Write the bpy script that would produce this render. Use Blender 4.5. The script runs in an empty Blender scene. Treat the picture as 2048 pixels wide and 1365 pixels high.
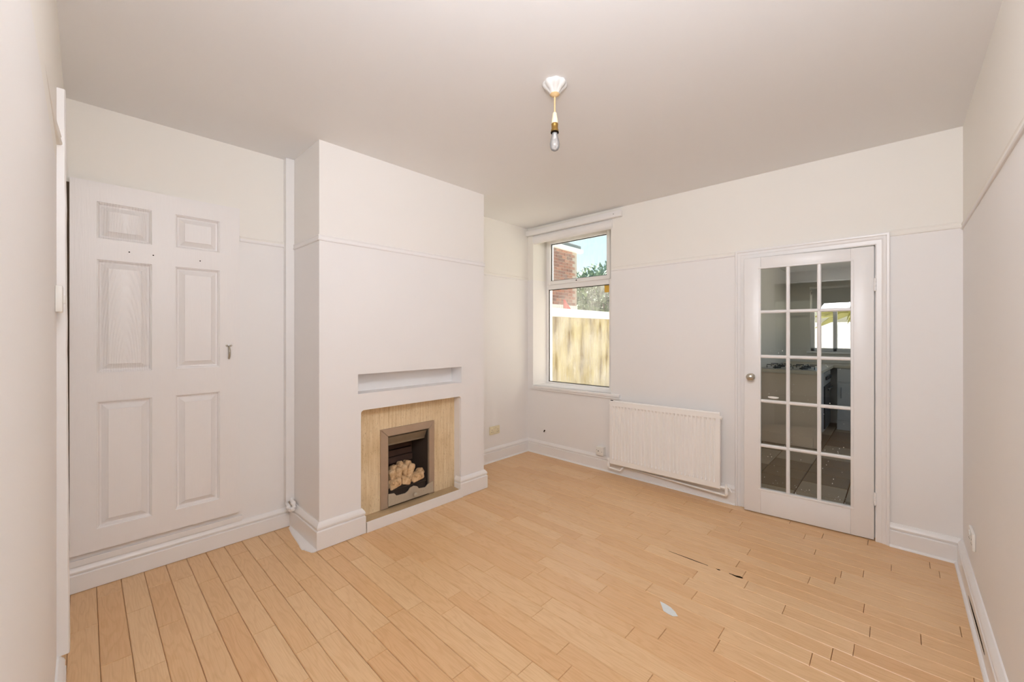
import bpy, bmesh, math, random
from mathutils import Vector, Matrix, noise

# ------------------------------------------------------------------ camera, world, lights, exposure
sc = bpy.context.scene
COL = sc.collection
F_PX, YAW, CY, CAM_H = 812.0, 43.5, 668.6, 1.35
cam_d = bpy.data.cameras.new('camera')
cam_d.sensor_width = 36.0
cam_d.lens = F_PX / 2048 * 36.0
cam_d.shift_y = (CY - 682.5) / 2048          # horizon slightly above the frame's middle
cam_d.clip_start = 0.02
cam = bpy.data.objects.new('camera', cam_d)
cam.location = (0, 0, CAM_H)
cam.rotation_euler = (math.radians(90), 0, math.radians(YAW))
COL.objects.link(cam)
sc.camera = cam

world = bpy.data.worlds.new('sky'); sc.world = world
world.use_nodes = True
wn = world.node_tree.nodes; wl = world.node_tree.links
wn.clear()
wo = wn.new('ShaderNodeOutputWorld'); bg = wn.new('ShaderNodeBackground')
sky = wn.new('ShaderNodeTexSky'); sky.sky_type = 'NISHITA'
sky.sun_disc = False; sky.sun_elevation = math.radians(53); sky.sun_rotation = math.radians(-90)
sky.air_density = 1.2; sky.dust_density = 2.0; sky.ozone_density = 1.0
bg.inputs['Strength'].default_value = 0.22
wl.new(sky.outputs[0], bg.inputs[0]); wl.new(bg.outputs[0], wo.inputs[0])

def lamp(name, kind, loc, aim, energy, color=(1, 1, 1), **kw):
    d = bpy.data.lights.new(name, kind); d.energy = energy; d.color = color
    for k, v in kw.items(): setattr(d, k, v)
    o = bpy.data.objects.new(name, d); COL.objects.link(o)
    o.location = loc
    o.rotation_euler = (Vector(aim)).to_track_quat('-Z', 'Y').to_euler()
    return o
lamp('sun', 'SUN', (0, 0, 12), (.60, .04, -.80), 28.0, (1.0, .94, .85), angle=.01)
# added fill lamp out of view near the camera, just under the ceiling
lamp('fill_strip', 'AREA', (-.22, .22, 2.455), (-.30, .92, -.16), 21.0, (.885, .905, .975), shape='RECTANGLE', size=.85, size_y=.17)
# and a flash head turned up at the ceiling beside it
lamp('bounce_flash', 'AREA', (0, .04, 1.72), (-.14, .42, 1.0), 20.0, (.885, .905, .975), shape='SQUARE', size=.32)

vs = sc.view_settings
vs.view_transform = 'Standard'; vs.look = 'None'; vs.gamma = 1.0; vs.use_curve_mapping = False
vs.exposure = 0.23
sc.cycles.use_denoising = True
sc.cycles.max_bounces = 10; sc.cycles.diffuse_bounces = 7; sc.cycles.glossy_bounces = 4; sc.cycles.transparent_max_bounces = 12
sc.cycles.use_adaptive_sampling = True; sc.cycles.adaptive_threshold = .03
sc.cycles.sample_clamp_indirect = 6.0

# ------------------------------------------------------------------ room dimensions (metres)
XL, XC, YC0, YC1, YB, XR, ZC, YN = -3.12, -2.633, 1.016, 2.415, 3.556, .280, 2.573, -.070
T = .12
rnd = random.Random(7)

# ------------------------------------------------------------------ materials
def lin(r, g, b):
    f = lambda c: (c / 255 / 12.92) if c / 255 <= .04045 else ((c / 255 + .055) / 1.055) ** 2.4
    return (f(r), f(g), f(b), 1.0)

class NT:
    def __init__(s, name):
        s.m = bpy.data.materials.new(name); s.m.use_nodes = True
        s.n = s.m.node_tree.nodes; s.l = s.m.node_tree.links
        s.n.clear()
        s.out = s.n.new('ShaderNodeOutputMaterial')
    def new(s, t, **kw):
        n = s.n.new(t)
        for k, v in kw.items(): setattr(n, k, v)
        return n
    def set(s, n, **kw):
        for k, v in kw.items(): n.inputs[k.replace('_', ' ')].default_value = v
        return n
    def link(s, a, b): s.l.new(a, b)
    def bsdf(s, color=None, rough=.5, metal=0, spec=.5):
        b = s.new('ShaderNodeBsdfPrincipled')
        if color is not None: b.inputs['Base Color'].default_value = color
        b.inputs['Roughness'].default_value = rough; b.inputs['Metallic'].default_value = metal
        b.inputs['Specular IOR Level'].default_value = spec
        s.link(b.outputs[0], s.out.inputs[0]); return b
    def coords(s, kind='Object', scale=(1, 1, 1)):
        t = s.new('ShaderNodeTexCoord'); m = s.new('ShaderNodeMapping')
        m.inputs['Scale'].default_value = scale
        s.link(t.outputs[kind], m.inputs[0]); return m.outputs[0]
    def noise(s, vec, scale, detail=3, rough=.5):
        n = s.new('ShaderNodeTexNoise'); n.inputs['Scale'].default_value = scale
        n.inputs['Detail'].default_value = detail; n.inputs['Roughness'].default_value = rough
        s.link(vec, n.inputs['Vector']); return n.outputs['Fac']
    def ramp(s, fac, stops):
        r = s.new('ShaderNodeValToRGB'); e = r.color_ramp.elements
        while len(e) < len(stops): e.new(.5)
        for el, (p, c) in zip(e, stops): el.position = p; el.color = c
        s.link(fac, r.inputs[0]); return r.outputs[0]
    def mix(s, fac, a, b, blend='MIX'):
        m = s.new('ShaderNodeMix'); m.data_type = 'RGBA'; m.blend_type = blend
        for sock, v in ((m.inputs['Factor'], fac), (m.inputs[6], a), (m.inputs[7], b)):
            if hasattr(v, 'links') or hasattr(v, 'is_linked'): s.link(v, sock)
            else: sock.default_value = v
        return m.outputs[2]
    def math(s, op, a, b=0.0):
        m = s.new('ShaderNodeMath'); m.operation = op
        for sock, v in ((m.inputs[0], a), (m.inputs[1], b)):
            if hasattr(v, 'is_linked'): s.link(v, sock)
            else: sock.default_value = v
        return m.outputs[0]
    def bump(s, height, bsdf, strength=.2, dist=.002):
        b = s.new('ShaderNodeBump'); b.inputs['Strength'].default_value = strength
        b.inputs['Distance'].default_value = dist
        s.link(height, b.inputs['Height']); s.link(b.outputs[0], bsdf.inputs['Normal'])

def mat_wall(name, low, high, split=1.975):
    t = NT(name); b = t.bsdf(rough=.62, spec=.3)
    g = t.new('ShaderNodeNewGeometry'); sx = t.new('ShaderNodeSeparateXYZ')
    t.link(g.outputs['Position'], sx.inputs[0])
    f = t.math('GREATER_THAN', sx.outputs[2], split)
    base = t.mix(f, low, high)
    v = t.coords('Object')
    n1 = t.noise(v, 1.7, 4)
    c = t.mix(t.math('MULTIPLY', n1, .05), base, (.45, .40, .34, 1))
    t.link(c, b.inputs['Base Color'])
    t.bump(t.noise(v, 140, 3, .6), b, .18, .001)
    return t.m

def mat_simple(name, color, rough=.5, metal=0, spec=.5, vary=0.0, scale=8, bump=0.0, bscale=60):
    t = NT(name); b = t.bsdf(color, rough, metal, spec)
    v = t.coords('Object')
    if vary:
        dark = tuple(c * (1 - vary) for c in color[:3]) + (1,)
        t.link(t.mix(t.noise(v, scale, 4), dark, color), b.inputs['Base Color'])
    if bump: t.bump(t.noise(v, bscale, 3), b, bump, .002)
    return t.m

WHITE_LOW, CREAM = lin(240, 238, 236), lin(241, 238, 231)
M = {}
M['wall'] = mat_wall('wall_paint', WHITE_LOW, CREAM)
M['chimney'] = mat_wall('chimney_paint', lin(240, 238, 237), lin(241, 238, 234))
M['ceiling'] = mat_wall('ceiling_paint', lin(238, 238, 238), lin(238, 238, 238))
M['gloss'] = mat_simple('white_gloss_paint', lin(240, 238, 236), .32, vary=.03, scale=14, bump=.06, bscale=40)
M['white_plastic'] = mat_simple('white_plastic', lin(240, 238, 232), .35, vary=.02)
M['cream_plastic'] = mat_simple('cream_plastic', lin(232, 222, 190), .4, vary=.04)
M['rose'] = mat_simple('matt_white_rose', lin(214, 211, 206), .7, vary=.1, scale=60)
M['rad'] = mat_simple('radiator_enamel', lin(249, 247, 243), .35, vary=.02)
M['upvc'] = mat_simple('white_upvc', lin(242, 240, 238), .3, vary=.02)
M['gasket'] = mat_simple('black_gasket', lin(40, 38, 36), .6)
M['dark'] = mat_simple('dark_hole', lin(44, 32, 20), .95, spec=.02, vary=.3)
M['gap_shade'] = mat_simple('hinge_shade_brown', lin(104, 86, 68), .9, vary=.3, scale=12)  # tone of the shade inside the cupboard door's hinge gap
M['chrome'] = mat_simple('brushed_steel', lin(205, 200, 188), .28, 1.0, vary=.1, scale=40)
M['pewter'] = mat_simple('pewter_metal', lin(190, 184, 170), .3, 1.0, vary=.2, scale=40)
M['brass'] = mat_simple('aged_brass', lin(196, 160, 92), .35, 1.0, vary=.2, scale=60)
M['flex'] = mat_simple('gold_braided_flex', lin(222, 190, 140), .5, vary=.12, scale=200)
M['frame_metal'] = mat_simple('tarnished_bronze_trim', lin(190, 168, 146), .42, .3, vary=.22, scale=12)
M['hood_metal'] = mat_simple('tarnished_steel_hood', lin(150, 136, 116), .5, .4, vary=.3, scale=16)
M['fret_metal'] = mat_simple('worn_pewter_fret', lin(200, 188, 168), .5, .3, vary=.18, scale=30, bump=.1)
M['soot'] = mat_simple('sooty_iron', lin(66, 52, 42), .8, vary=.5, scale=9, bump=.3, bscale=40)
M['soot_brick'] = mat_simple('sooty_fireback', lin(82, 58, 46), .85, vary=.4, scale=8, bump=.4, bscale=30)

def mat_coal():
    t = NT('ceramic_coal'); b = t.bsdf(rough=.9, spec=.2)
    v = t.coords('Object')
    c = t.ramp(t.noise(v, 26, 4, .6), [(.30, lin(92, 70, 50)), (.42, lin(205, 168, 125)), (.7, lin(236, 208, 168))])
    t.link(c, b.inputs['Base Color']); t.bump(t.noise(v, 60, 4), b, .5, .006)
    return t.m
M['coal'] = mat_coal()

def mat_travertine():
    t = NT('travertine_stone'); b = t.bsdf(rough=.45)
    v = t.coords('Object', (1, 22, .9)); v2 = t.coords('Object')
    n = t.noise(v, 3.2, 6, .65)
    c = t.ramp(n, [(.25, lin(205, 178, 136)), (.45, lin(226, 203, 164)), (.62, lin(236, 217, 182)), (.8, lin(218, 192, 150))])
    blot = t.ramp(t.noise(v2, 5, 3), [(.35, (.80, .74, .64, 1)), (.6, (1, 1, 1, 1))])
    c = t.mix(.6, c, blot, 'MULTIPLY')
    pit = t.ramp(t.noise(t.coords('Object', (1, 5, 1)), 55, 2), [(.30, (.45, .36, .26, 1)), (.36, (1, 1, 1, 1))])
    c = t.mix(.7, c, pit, 'MULTIPLY')
    t.link(c, b.inputs['Base Color'])
    t.bump(n, b, .15, .003)
    return t.m
M['travertine'] = mat_travertine()
M['hearth'] = mat_simple('stained_hearth_stone', lin(206, 178, 138), .6, vary=.5, scale=11, bump=.2, bscale=40)

def mat_plank():
    t = NT('laminate_plank'); b = t.bsdf(rough=.32, spec=.5)
    oi = t.new('ShaderNodeObjectInfo')
    tc = t.new('ShaderNodeTexCoord')
    off = t.new('ShaderNodeVectorMath'); off.operation = 'SCALE'
    off.inputs[0].default_value = (37.0, 53.0, 0.0); t.link(oi.outputs['Random'], off.inputs['Scale'])
    add = t.new('ShaderNodeVectorMath'); add.operation = 'ADD'
    t.link(tc.outputs['Object'], add.inputs[0]); t.link(off.outputs[0], add.inputs[1])
    mp = t.new('ShaderNodeMapping'); mp.inputs['Scale'].default_value = (1.5, 11.0, 1.0)
    t.link(add.outputs[0], mp.inputs[0])
    # cathedral grain: contour lines of a noise stretched along the board
    cn = t.noise(mp.outputs[0], 1.35, 2, .45)
    wave = t.math('ADD', t.math('MULTIPLY', t.math('SINE', t.math('MULTIPLY', cn, 62.0)), .5), .5)
    mp2 = t.new('ShaderNodeMapping'); mp2.inputs['Scale'].default_value = (2.0, 60.0, 1.0)
    t.link(add.outputs[0], mp2.inputs[0])
    fine = t.noise(mp2.outputs[0], 4.0, 5, .6)
    tone = t.ramp(oi.outputs['Random'], [(0, lin(218, 175, 128)), (.35, lin(222, 182, 136)), (.7, lin(224, 186, 141)), (1, lin(227, 191, 147))])
    g = t.ramp(wave, [(.0, (.85, .77, .68, 1)), (.45, (1, 1, 1, 1)), (1, (1.0, 1.0, 1.0, 1))])
    c = t.mix(.38, tone, g, 'MULTIPLY')
    fr = t.ramp(fine, [(.3, (.84, .78, .70, 1)), (.6, (1, 1, 1, 1))])
    c = t.mix(.55, c, fr, 'MULTIPLY')
    t.link(c, b.inputs['Base Color'])
    t.bump(fine, b, .04, .001)
    return t.m
M['plank'] = mat_plank()
M['underlay'] = mat_simple('dark_underlay', lin(120, 84, 52), .9)

def mat_embossed_door():
    t = NT('embossed_white_door_skin'); b = t.bsdf(lin(238, 235, 233), .36)
    v = t.coords('Object', (1, 26, 1.6))
    n = t.noise(v, 5, 3, .6)
    t.bump(n, b, .35, .003)
    return t.m
M['door_skin'] = mat_embossed_door()
def mat_cathedral():
    t = NT('embossed_cathedral_panel'); b = t.bsdf(lin(238, 235, 233), .34)
    v = t.coords('Object', (1, 9, 1.3))
    wv = t.new('ShaderNodeTexWave'); wv.wave_type = 'RINGS'; wv.rings_direction = 'X'
    wv.inputs['Scale'].default_value = 3.6; wv.inputs['Distortion'].default_value = 2.2
    wv.inputs['Detail'].default_value = 3; wv.inputs['Detail Scale'].default_value = 1.4
    t.link(v, wv.inputs['Vector'])
    t.bump(wv.outputs['Fac'], b, .34, .004)
    return t.m
M['door_panel'] = mat_cathedral()

def mat_glass(name, tint=(1, 1, 1, 1), rough=.0, refl=1.0, haze=None, hcol=(.74, .88, .86, 1)):
    """A thin sheet: clear transmission plus mirror reflection by Fresnel; haze = condensation on it."""
    t = NT(name)
    tr = t.new('ShaderNodeBsdfTransparent'); tr.inputs[0].default_value = tint
    gl = t.new('ShaderNodeBsdfGlossy'); gl.inputs['Roughness'].default_value = rough
    fr = t.new('ShaderNodeFresnel'); fr.inputs['IOR'].default_value = 1.5
    mx = t.new('ShaderNodeMixShader')
    t.link(t.math('MULTIPLY', fr.outputs[0], refl), mx.inputs[0])
    last = tr.outputs[0]
    if haze:
        tl = t.new('ShaderNodeBsdfTranslucent'); tl.inputs[0].default_value = hcol
        df = t.new('ShaderNodeBsdfDiffuse'); df.inputs[0].default_value = hcol
        h2 = t.new('ShaderNodeMixShader'); h2.inputs[0].default_value = .35
        t.link(tl.outputs[0], h2.inputs[1]); t.link(df.outputs[0], h2.inputs[2])
        a, bmax, sc_ = haze
        big = t.noise(t.coords('Object', (1.6, 1, 1.1)), 2.2, 3)
        run = t.noise(t.coords('Object', (34, 1, 2.0)), 1.6, 3, .6)
        f = t.math('MULTIPLY', t.math('ADD', t.math('MULTIPLY', big, .9), t.math('MULTIPLY', run, .45)), 1.0)
        fac = t.ramp(f, [(a, (0, 0, 0, 1)), (bmax, (sc_, sc_, sc_, 1))])
        hm = t.new('ShaderNodeMixShader')
        t.link(fac, hm.inputs[0]); t.link(tr.outputs[0], hm.inputs[1]); t.link(h2.outputs[0], hm.inputs[2])
        last = hm.outputs[0]
    t.link(last, mx.inputs[1]); t.link(gl.outputs[0], mx.inputs[2])
    t.link(mx.outputs[0], t.out.inputs[0])
    return t.m
M['pane_door'] = mat_glass('door_pane_glass', (.965, .97, .96, 1), 0.0, .8)
M['pane_window'] = mat_glass('condensation_glass', (.97, .98, .98, 1), 0.0, .5, haze=(.45, 1.0, .26), hcol=(.50, .78, .76, 1))
M['pane_lower'] = mat_glass('lightly_misted_glass', (.98, .98, .97, 1), 0.0, .5, haze=(.52, 1.0, .42), hcol=(.86, .86, .84, 1))
M['pane_clear'] = mat_glass('clear_glass', (.97, .98, .98, 1), 0.0, .6)
M['bulb_glass'] = mat_glass('pearl_bulb_glass', (.96, .96, .96, 1), .08, 1.0, haze=(.0, .2, .50), hcol=(.95, .95, .95, 1))
M['spatter'] = mat_simple('white_paint_spatter', lin(235, 232, 224), .6)

# outside and kitchen
def mat_render():
    t = NT('stained_render'); b = t.bsdf(rough=.9, spec=.1)
    v = t.coords('Object'); st = t.coords('Object', (1, 3.6, 1.0))
    c = t.ramp(t.noise(st, 1.4, 5, .6), [(.32, lin(112, 97, 70)), (.45, lin(160, 150, 120)), (.60, lin(178, 170, 142))])
    moss = t.ramp(t.noise(v, 2.6, 5, .65), [(.36, (.70, .64, .48, 1)), (.55, (1, 1, 1, 1))])
    t.link(t.mix(.55, c, moss, 'MULTIPLY'), b.inputs['Base Color'])
    t.bump(t.noise(v, 30, 4), b, .3, .01)
    return t.m
M['render'] = mat_render()
M['coping'] = mat_simple('white_painted_coping', lin(228, 227, 224), .7, vary=.06, scale=6)
M['mortar'] = mat_simple('pale_mortar', lin(176, 160, 146), .95, vary=.15)
def mat_brick():
    t = NT('red_brick'); b = t.bsdf(rough=.9, spec=.1)
    oi = t.new('ShaderNodeObjectInfo'); v = t.coords('Object')
    c = t.ramp(oi.outputs['Random'], [(0, lin(122, 84, 74)), (.4, lin(150, 98, 80)), (.75, lin(166, 114, 92)), (1, lin(134, 92, 84))])
    n = t.ramp(t.noise(v, 30, 4), [(.3, (.75, .72, .70, 1)), (.6, (1, 1, 1, 1))])
    t.link(t.mix(.6, c, n, 'MULTIPLY'), b.inputs['Base Color'])
    t.bump(t.noise(v, 70, 3), b, .4, .004)
    return t.m
M['brick'] = mat_brick()
M['slate'] = mat_simple('grey_slate', lin(92, 90, 96), .7, vary=.25)
M['leaf'] = mat_simple('green_leaf', lin(74, 104, 52), .6, vary=.5, scale=3)
M['palm'] = mat_simple('yellow_green_leaf', lin(150, 148, 92), .6, vary=.35, scale=3)
M['bark'] = mat_simple('brown_bark', lin(96, 78, 60), .9, vary=.3)
M['paving'] = mat_simple('concrete_yard', lin(206, 202, 192), .9, vary=.2, scale=3)
M['yellow'] = mat_simple('yellow_sticker', lin(224, 178, 70), .6)
M['red'] = mat_simple('red_plastic', lin(205, 52, 44), .5)
M['wing'] = mat_simple('dim_wing_grey', lin(168, 164, 156), .9, vary=.15, scale=2)
M['k_wall'] = mat_simple('kitchen_paint', lin(222, 218, 210), .7, vary=.05, scale=2)
M['k_tile'] = mat_simple('brown_floor_tile', lin(140, 116, 88), .4, vary=.25, scale=4)
M['k_tile_pale'] = mat_simple('pale_floor_tile', lin(178, 160, 134), .4, vary=.18, scale=4)
M['worktop'] = mat_simple('beige_worktop', lin(206, 194, 170), .4, vary=.12, scale=30)
M['cabinet'] = mat_simple('grey_cabinet_front', lin(196, 194, 188), .45, vary=.04)
M['endpanel'] = mat_simple('cream_end_panel', lin(220, 198, 170), .5, vary=.06)
M['black'] = mat_simple('black_enamel', lin(22, 22, 22), .35)
M['steel'] = mat_simple('stainless_steel', lin(190, 190, 188), .3, .9, vary=.1, scale=20)
M['paper'] = mat_simple('torn_white_paper', lin(226, 230, 228), .8, vary=.12, scale=40)
M['blind'] = mat_simple('pale_blind_fabric', lin(206, 206, 202), .8, vary=.05)

# ------------------------------------------------------------------ mesh helpers
def bm_box(bm, x0, x1, y0, y1, z0, z1):
    vs_ = [bm.verts.new(p) for p in ((x0, y0, z0), (x1, y0, z0), (x1, y1, z0), (x0, y1, z0), (x0, y0, z1), (x1, y0, z1), (x1, y1, z1), (x0, y1, z1))]
    fs = [bm.faces.new([vs_[i] for i in f]) for f in ((0, 3, 2, 1), (4, 5, 6, 7), (0, 1, 5, 4), (1, 2, 6, 5), (2, 3, 7, 6), (3, 0, 4, 7))]
    return vs_, fs

def bevel(bm, off, seg=2):
    bmesh.ops.bevel(bm, geom=list(bm.edges), offset=off, segments=seg, profile=.5, affect='EDGES', clamp_overlap=True)

def box_bm(x0, x1, y0, y1, z0, z1, b=0.0, seg=2):
    bm = bmesh.new(); bm_box(bm, min(x0, x1), max(x0, x1), min(y0, y1), max(y0, y1), min(z0, z1), max(z0, z1))
    if b: bevel(bm, b, seg)
    return bm

def loft(bm, rings, closed=True, caps=True):
    R = [[bm.verts.new(p) for p in r] for r in rings]
    n = len(R[0])
    for a, b in zip(R, R[1:]):
        for i in range(n if closed else n - 1):
            j = (i + 1) % n
            try: bm.faces.new((a[i], a[j], b[j], b[i]))
            except ValueError: pass
    if caps and closed:
        for r in (R[0][::-1], R[-1]):
            try: bm.faces.new(r)
            except ValueError: pass
    return R

def tube(bm, path, r, seg=10, caps=True):
    path = [Vector(p) for p in path]
    rings = []; up = None
    for i, p in enumerate(path):
        d = (path[min(i + 1, len(path) - 1)] - path[max(i - 1, 0)]).normalized()
        if up is None:
            up = Vector((0, 0, 1)) if abs(d.z) < .9 else Vector((1, 0, 0))
        s = d.cross(up).normalized(); up = s.cross(d).normalized()
        rr = r[i] if isinstance(r, (list, tuple)) else r
        rings.append([p + (s * math.cos(a) + up * math.sin(a)) * rr for a in [2 * math.pi * k / seg for k in range(seg)]])
    loft(bm, rings, True, caps)

def arc_path(pts, rad=.02, n=5):
    """Round the corners of a poly-line."""
    pts = [Vector(p) for p in pts]; out = [pts[0]]
    for a, b, c in zip(pts, pts[1:], pts[2:]):
        d1 = (a - b).normalized(); d2 = (c - b).normalized()
        r = min(rad, (a - b).length * .45, (c - b).length * .45)
        p, q = b + d1 * r, b + d2 * r
        for k in range(n + 1):
            t = k / n
            out.append((p * (1 - t) + b * t) * (1 - t) + (b * (1 - t) + q * t) * t)
    out.append(pts[-1]); return out

def lathe(bm, prof, loc=(0, 0, 0), axis='Z', seg=24):
    loc = Vector(loc); rings = []
    for r, h in prof:
        ring = []
        for k in range(seg):
            a = 2 * math.pi * k / seg; c, s = math.cos(a) * r, math.sin(a) * r
            v = {'Z': (c, s, h), 'X': (h, c, s), 'Y': (c, h, s)}[axis]
            ring.append(loc + Vector(v))
        rings.append(ring)
    loft(bm, rings, True, True)

def extrude_profile(bm, prof, path_fn, n=1):
    """prof: list of (d, z); path_fn(t) -> (origin xy, normal xy); swept from t=0..1."""
    rings = []
    for k in range(n + 1):
        (ox, oy), (nx, ny) = path_fn(k / n)
        rings.append([(ox + nx * d, oy + ny * d, z) for d, z in prof])
    loft(bm, rings, True, True)

def finish(bm, smooth=None):
    bmesh.ops.remove_doubles(bm, verts=bm.verts, dist=1e-6)
    bmesh.ops.recalc_face_normals(bm, faces=bm.faces)

def set_smooth(me, angle):
    for p in me.polygons: p.use_smooth = True
    try: me.set_sharp_from_angle(angle=math.radians(angle))
    except Exception: pass

def obj(name, bm, mat, parent=None, local=False, smooth=0, origin=True):
    """One mesh object. Vertices are given in world space (or the parent's space if local)."""
    finish(bm)
    me = bpy.data.meshes.new(name)
    bm.to_mesh(me); bm.free()
    o = bpy.data.objects.new(name, me); COL.objects.link(o)
    me.materials.append(M[mat] if isinstance(mat, str) else mat)
    off = Vector((0, 0, 0))
    if parent is not None and not local:
        p = parent
        while p is not None: off += p.location; p = p.parent
    co = [v.co.copy() for v in me.vertices]
    lo = Vector([min(c[i] for c in co) for i in range(3)]); hi = Vector([max(c[i] for c in co) for i in range(3)])
    c = Vector(((lo.x + hi.x) / 2, (lo.y + hi.y) / 2, lo.z))
    for v in me.vertices: v.co -= c
    o.location = c - off
    if parent is not None: o.parent = parent
    if smooth: set_smooth(me, smooth)
    return o

def tag(o, label=None, cat=None, group=None, kind=None):
    if label: o['label'] = label
    if cat: o['category'] = cat
    if group: o['group'] = group
    if kind: o['kind'] = kind
    return o

def thing(name, label, cat, loc=(0, 0, 0), rz=0.0, group=None, kind=None):
    o = bpy.data.objects.new(name, None); COL.objects.link(o)
    o.location = loc; o.rotation_euler = (0, 0, rz); o.empty_display_size = .05
    return tag(o, label, cat, group, kind)

def struct(name, bm, mat, label, cat, smooth=0, parent=None):
    o = obj(name, bm, mat, parent, smooth=smooth)
    if parent is None: tag(o, label, cat, kind='structure')
    return o

def wall_cells(bm, axis, c0, c1, u, z, holes):
    """A wall slab between c0 and c1 on one axis, spanning u and z, with rectangular holes (u0,u1,z0,z1)."""
    us = sorted(set([u[0], u[1]] + [h for H in holes for h in H[:2]])); zs = sorted(set([z[0], z[1]] + [h for H in holes for h in H[2:]]))
    us = [v for v in us if u[0] <= v <= u[1]]; zs = [v for v in zs if z[0] <= v <= z[1]]
    inside = lambda a, b: any(H[0] < a < H[1] and H[2] < b < H[3] for H in holes)
    def P(c, a, b): return (c, a, b) if axis == 'X' else (a, c, b)
    cache = {}
    def V(c, a, b):
        k = (round(c, 5), round(a, 5), round(b, 5))
        if k not in cache: cache[k] = bm.verts.new(P(c, a, b))
        return cache[k]
    nu, nz = len(us) - 1, len(zs) - 1
    solid = [[not inside((us[i] + us[i + 1]) / 2, (zs[j] + zs[j + 1]) / 2) for j in range(nz)] for i in range(nu)]
    S = lambda i, j: 0 <= i < nu and 0 <= j < nz and solid[i][j]
    for i in range(nu):
        for j in range(nz):
            if not solid[i][j]: continue
            a0, a1, b0, b1 = us[i], us[i + 1], zs[j], zs[j + 1]
            for c in (c0, c1): bm.faces.new((V(c, a0, b0), V(c, a1, b0), V(c, a1, b1), V(c, a0, b1)))
            if not S(i - 1, j): bm.faces.new((V(c0, a0, b0), V(c1, a0, b0), V(c1, a0, b1), V(c0, a0, b1)))
            if not S(i + 1, j): bm.faces.new((V(c0, a1, b0), V(c1, a1, b0), V(c1, a1, b1), V(c0, a1, b1)))
            if not S(i, j - 1): bm.faces.new((V(c0, a0, b0), V(c1, a0, b0), V(c1, a1, b0), V(c0, a1, b0)))
            if not S(i, j + 1): bm.faces.new((V(c0, a0, b1), V(c1, a0, b1), V(c1, a1, b1), V(c0, a1, b1)))

# ------------------------------------------------------------------ the room shell
WX0, WX1, WZ0, WZ1 = -3.04, -2.036, .765, 2.48          # window opening
DX0, DX1, DZ1 = -.866, -.094, 1.948                     # kitchen doorway
# back wall: inner leaf with the openings, outer leaf thicker by the window
bm = bmesh.new()
wall_cells(bm, 'Y', YB, YB + .20, (XL - T, XR + T), (-.05, ZC), [(WX0, WX1, WZ0, WZ1), (DX0, DX1, -.05, DZ1)])
struct('wall_back', bm, 'wall', 'white painted back wall holding the window and the glazed door', 'wall')
bm = bmesh.new()
wall_cells(bm, 'Y', YB + .20, YB + .36, (XL - T, -1.45), (-.05, ZC), [(WX0, -2.115, WZ0, WZ1)])
struct('wall_window_outer', bm, 'wall', 'outer thickness of the back wall round the window', 'wall')
bm = box_bm(XL - T, XL, YN - .25, YB + .20, -.05, ZC)
struct('wall_left', bm, 'wall', 'white painted wall in the recesses beside the chimney breast', 'wall')
bm = bmesh.new(); wall_cells(bm, 'X', XR, XR + T, (-3.9, YB + .2), (-.05, ZC), [])
struct('wall_right', bm, 'wall', 'bare white painted wall with a low double socket', 'wall')
bm = bmesh.new(); wall_cells(bm, 'Y', YN - .12, YN, (XL - T, XR), (-.05, ZC), [(-.70, XR - .001, -.05, 2.1)])
struct('wall_near', bm, 'wall', 'white painted wall with a light switch beside the panelled door', 'wall')
bm = box_bm(XL - T, XR + T, YN - .12, YB + .2, ZC, ZC + .1)
struct('ceiling', bm, 'ceiling', 'flat cream painted ceiling', 'ceiling')

# chimney breast with fireplace opening and slot niche
FY0, FY1, FZ1 = 1.290, 2.158, .832
NY0, NY1, NZ0, NZ1 = 1.269, 2.164, .945, 1.078
REC, NREC = .085, .135
bm = bmesh.new()
wall_cells(bm, 'X', XC - .10, XC, (YC0, YC1), (-.02, ZC), [(FY0, FY1, -.02, FZ1), (NY0, NY1, NZ0, NZ1)])
chim = struct('chimney_breast', bm, 'chimney', 'white painted chimney breast with fireplace opening and slot niche', 'chimney breast')
bm = box_bm(XL, XC - .10, YC0, YC1, -.02, ZC)
# core with the niche and firebox cut out of it
bm.free(); bm = bmesh.new()
wall_cells(bm, 'X', XL, XC - .10, (YC0, YC1), (-.02, ZC), [(FY0, FY1, -.02, FZ1), (NY0, NY1, NZ0, NZ1)])
obj('core', bm, 'chimney', chim)
obj('niche_back', box_bm(XC - .2, XC - NREC, NY0 - .01, NY1 + .01, NZ0 - .01, NZ1 + .01), 'chimney', chim)
# rounded upper corners of the fireplace opening
for (yy, sg) in ((FY0, 1), (FY1, -1)):
    bm = bmesh.new(); r = .022; pts = [(yy, FZ1), (yy, FZ1 - r)]
    for k in range(1, 6):
        a = math.pi / 2 * k / 6
        pts.append((yy + sg * (r - r * math.cos(a)), FZ1 - r + r * math.sin(a)))
    pts.append((yy + sg * r, FZ1))
    loft(bm, [[(XC - .1, p[0], p[1]) for p in pts], [(XC, p[0], p[1]) for p in pts]])
    obj('rounded_corner', bm, 'chimney', chim)

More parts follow.
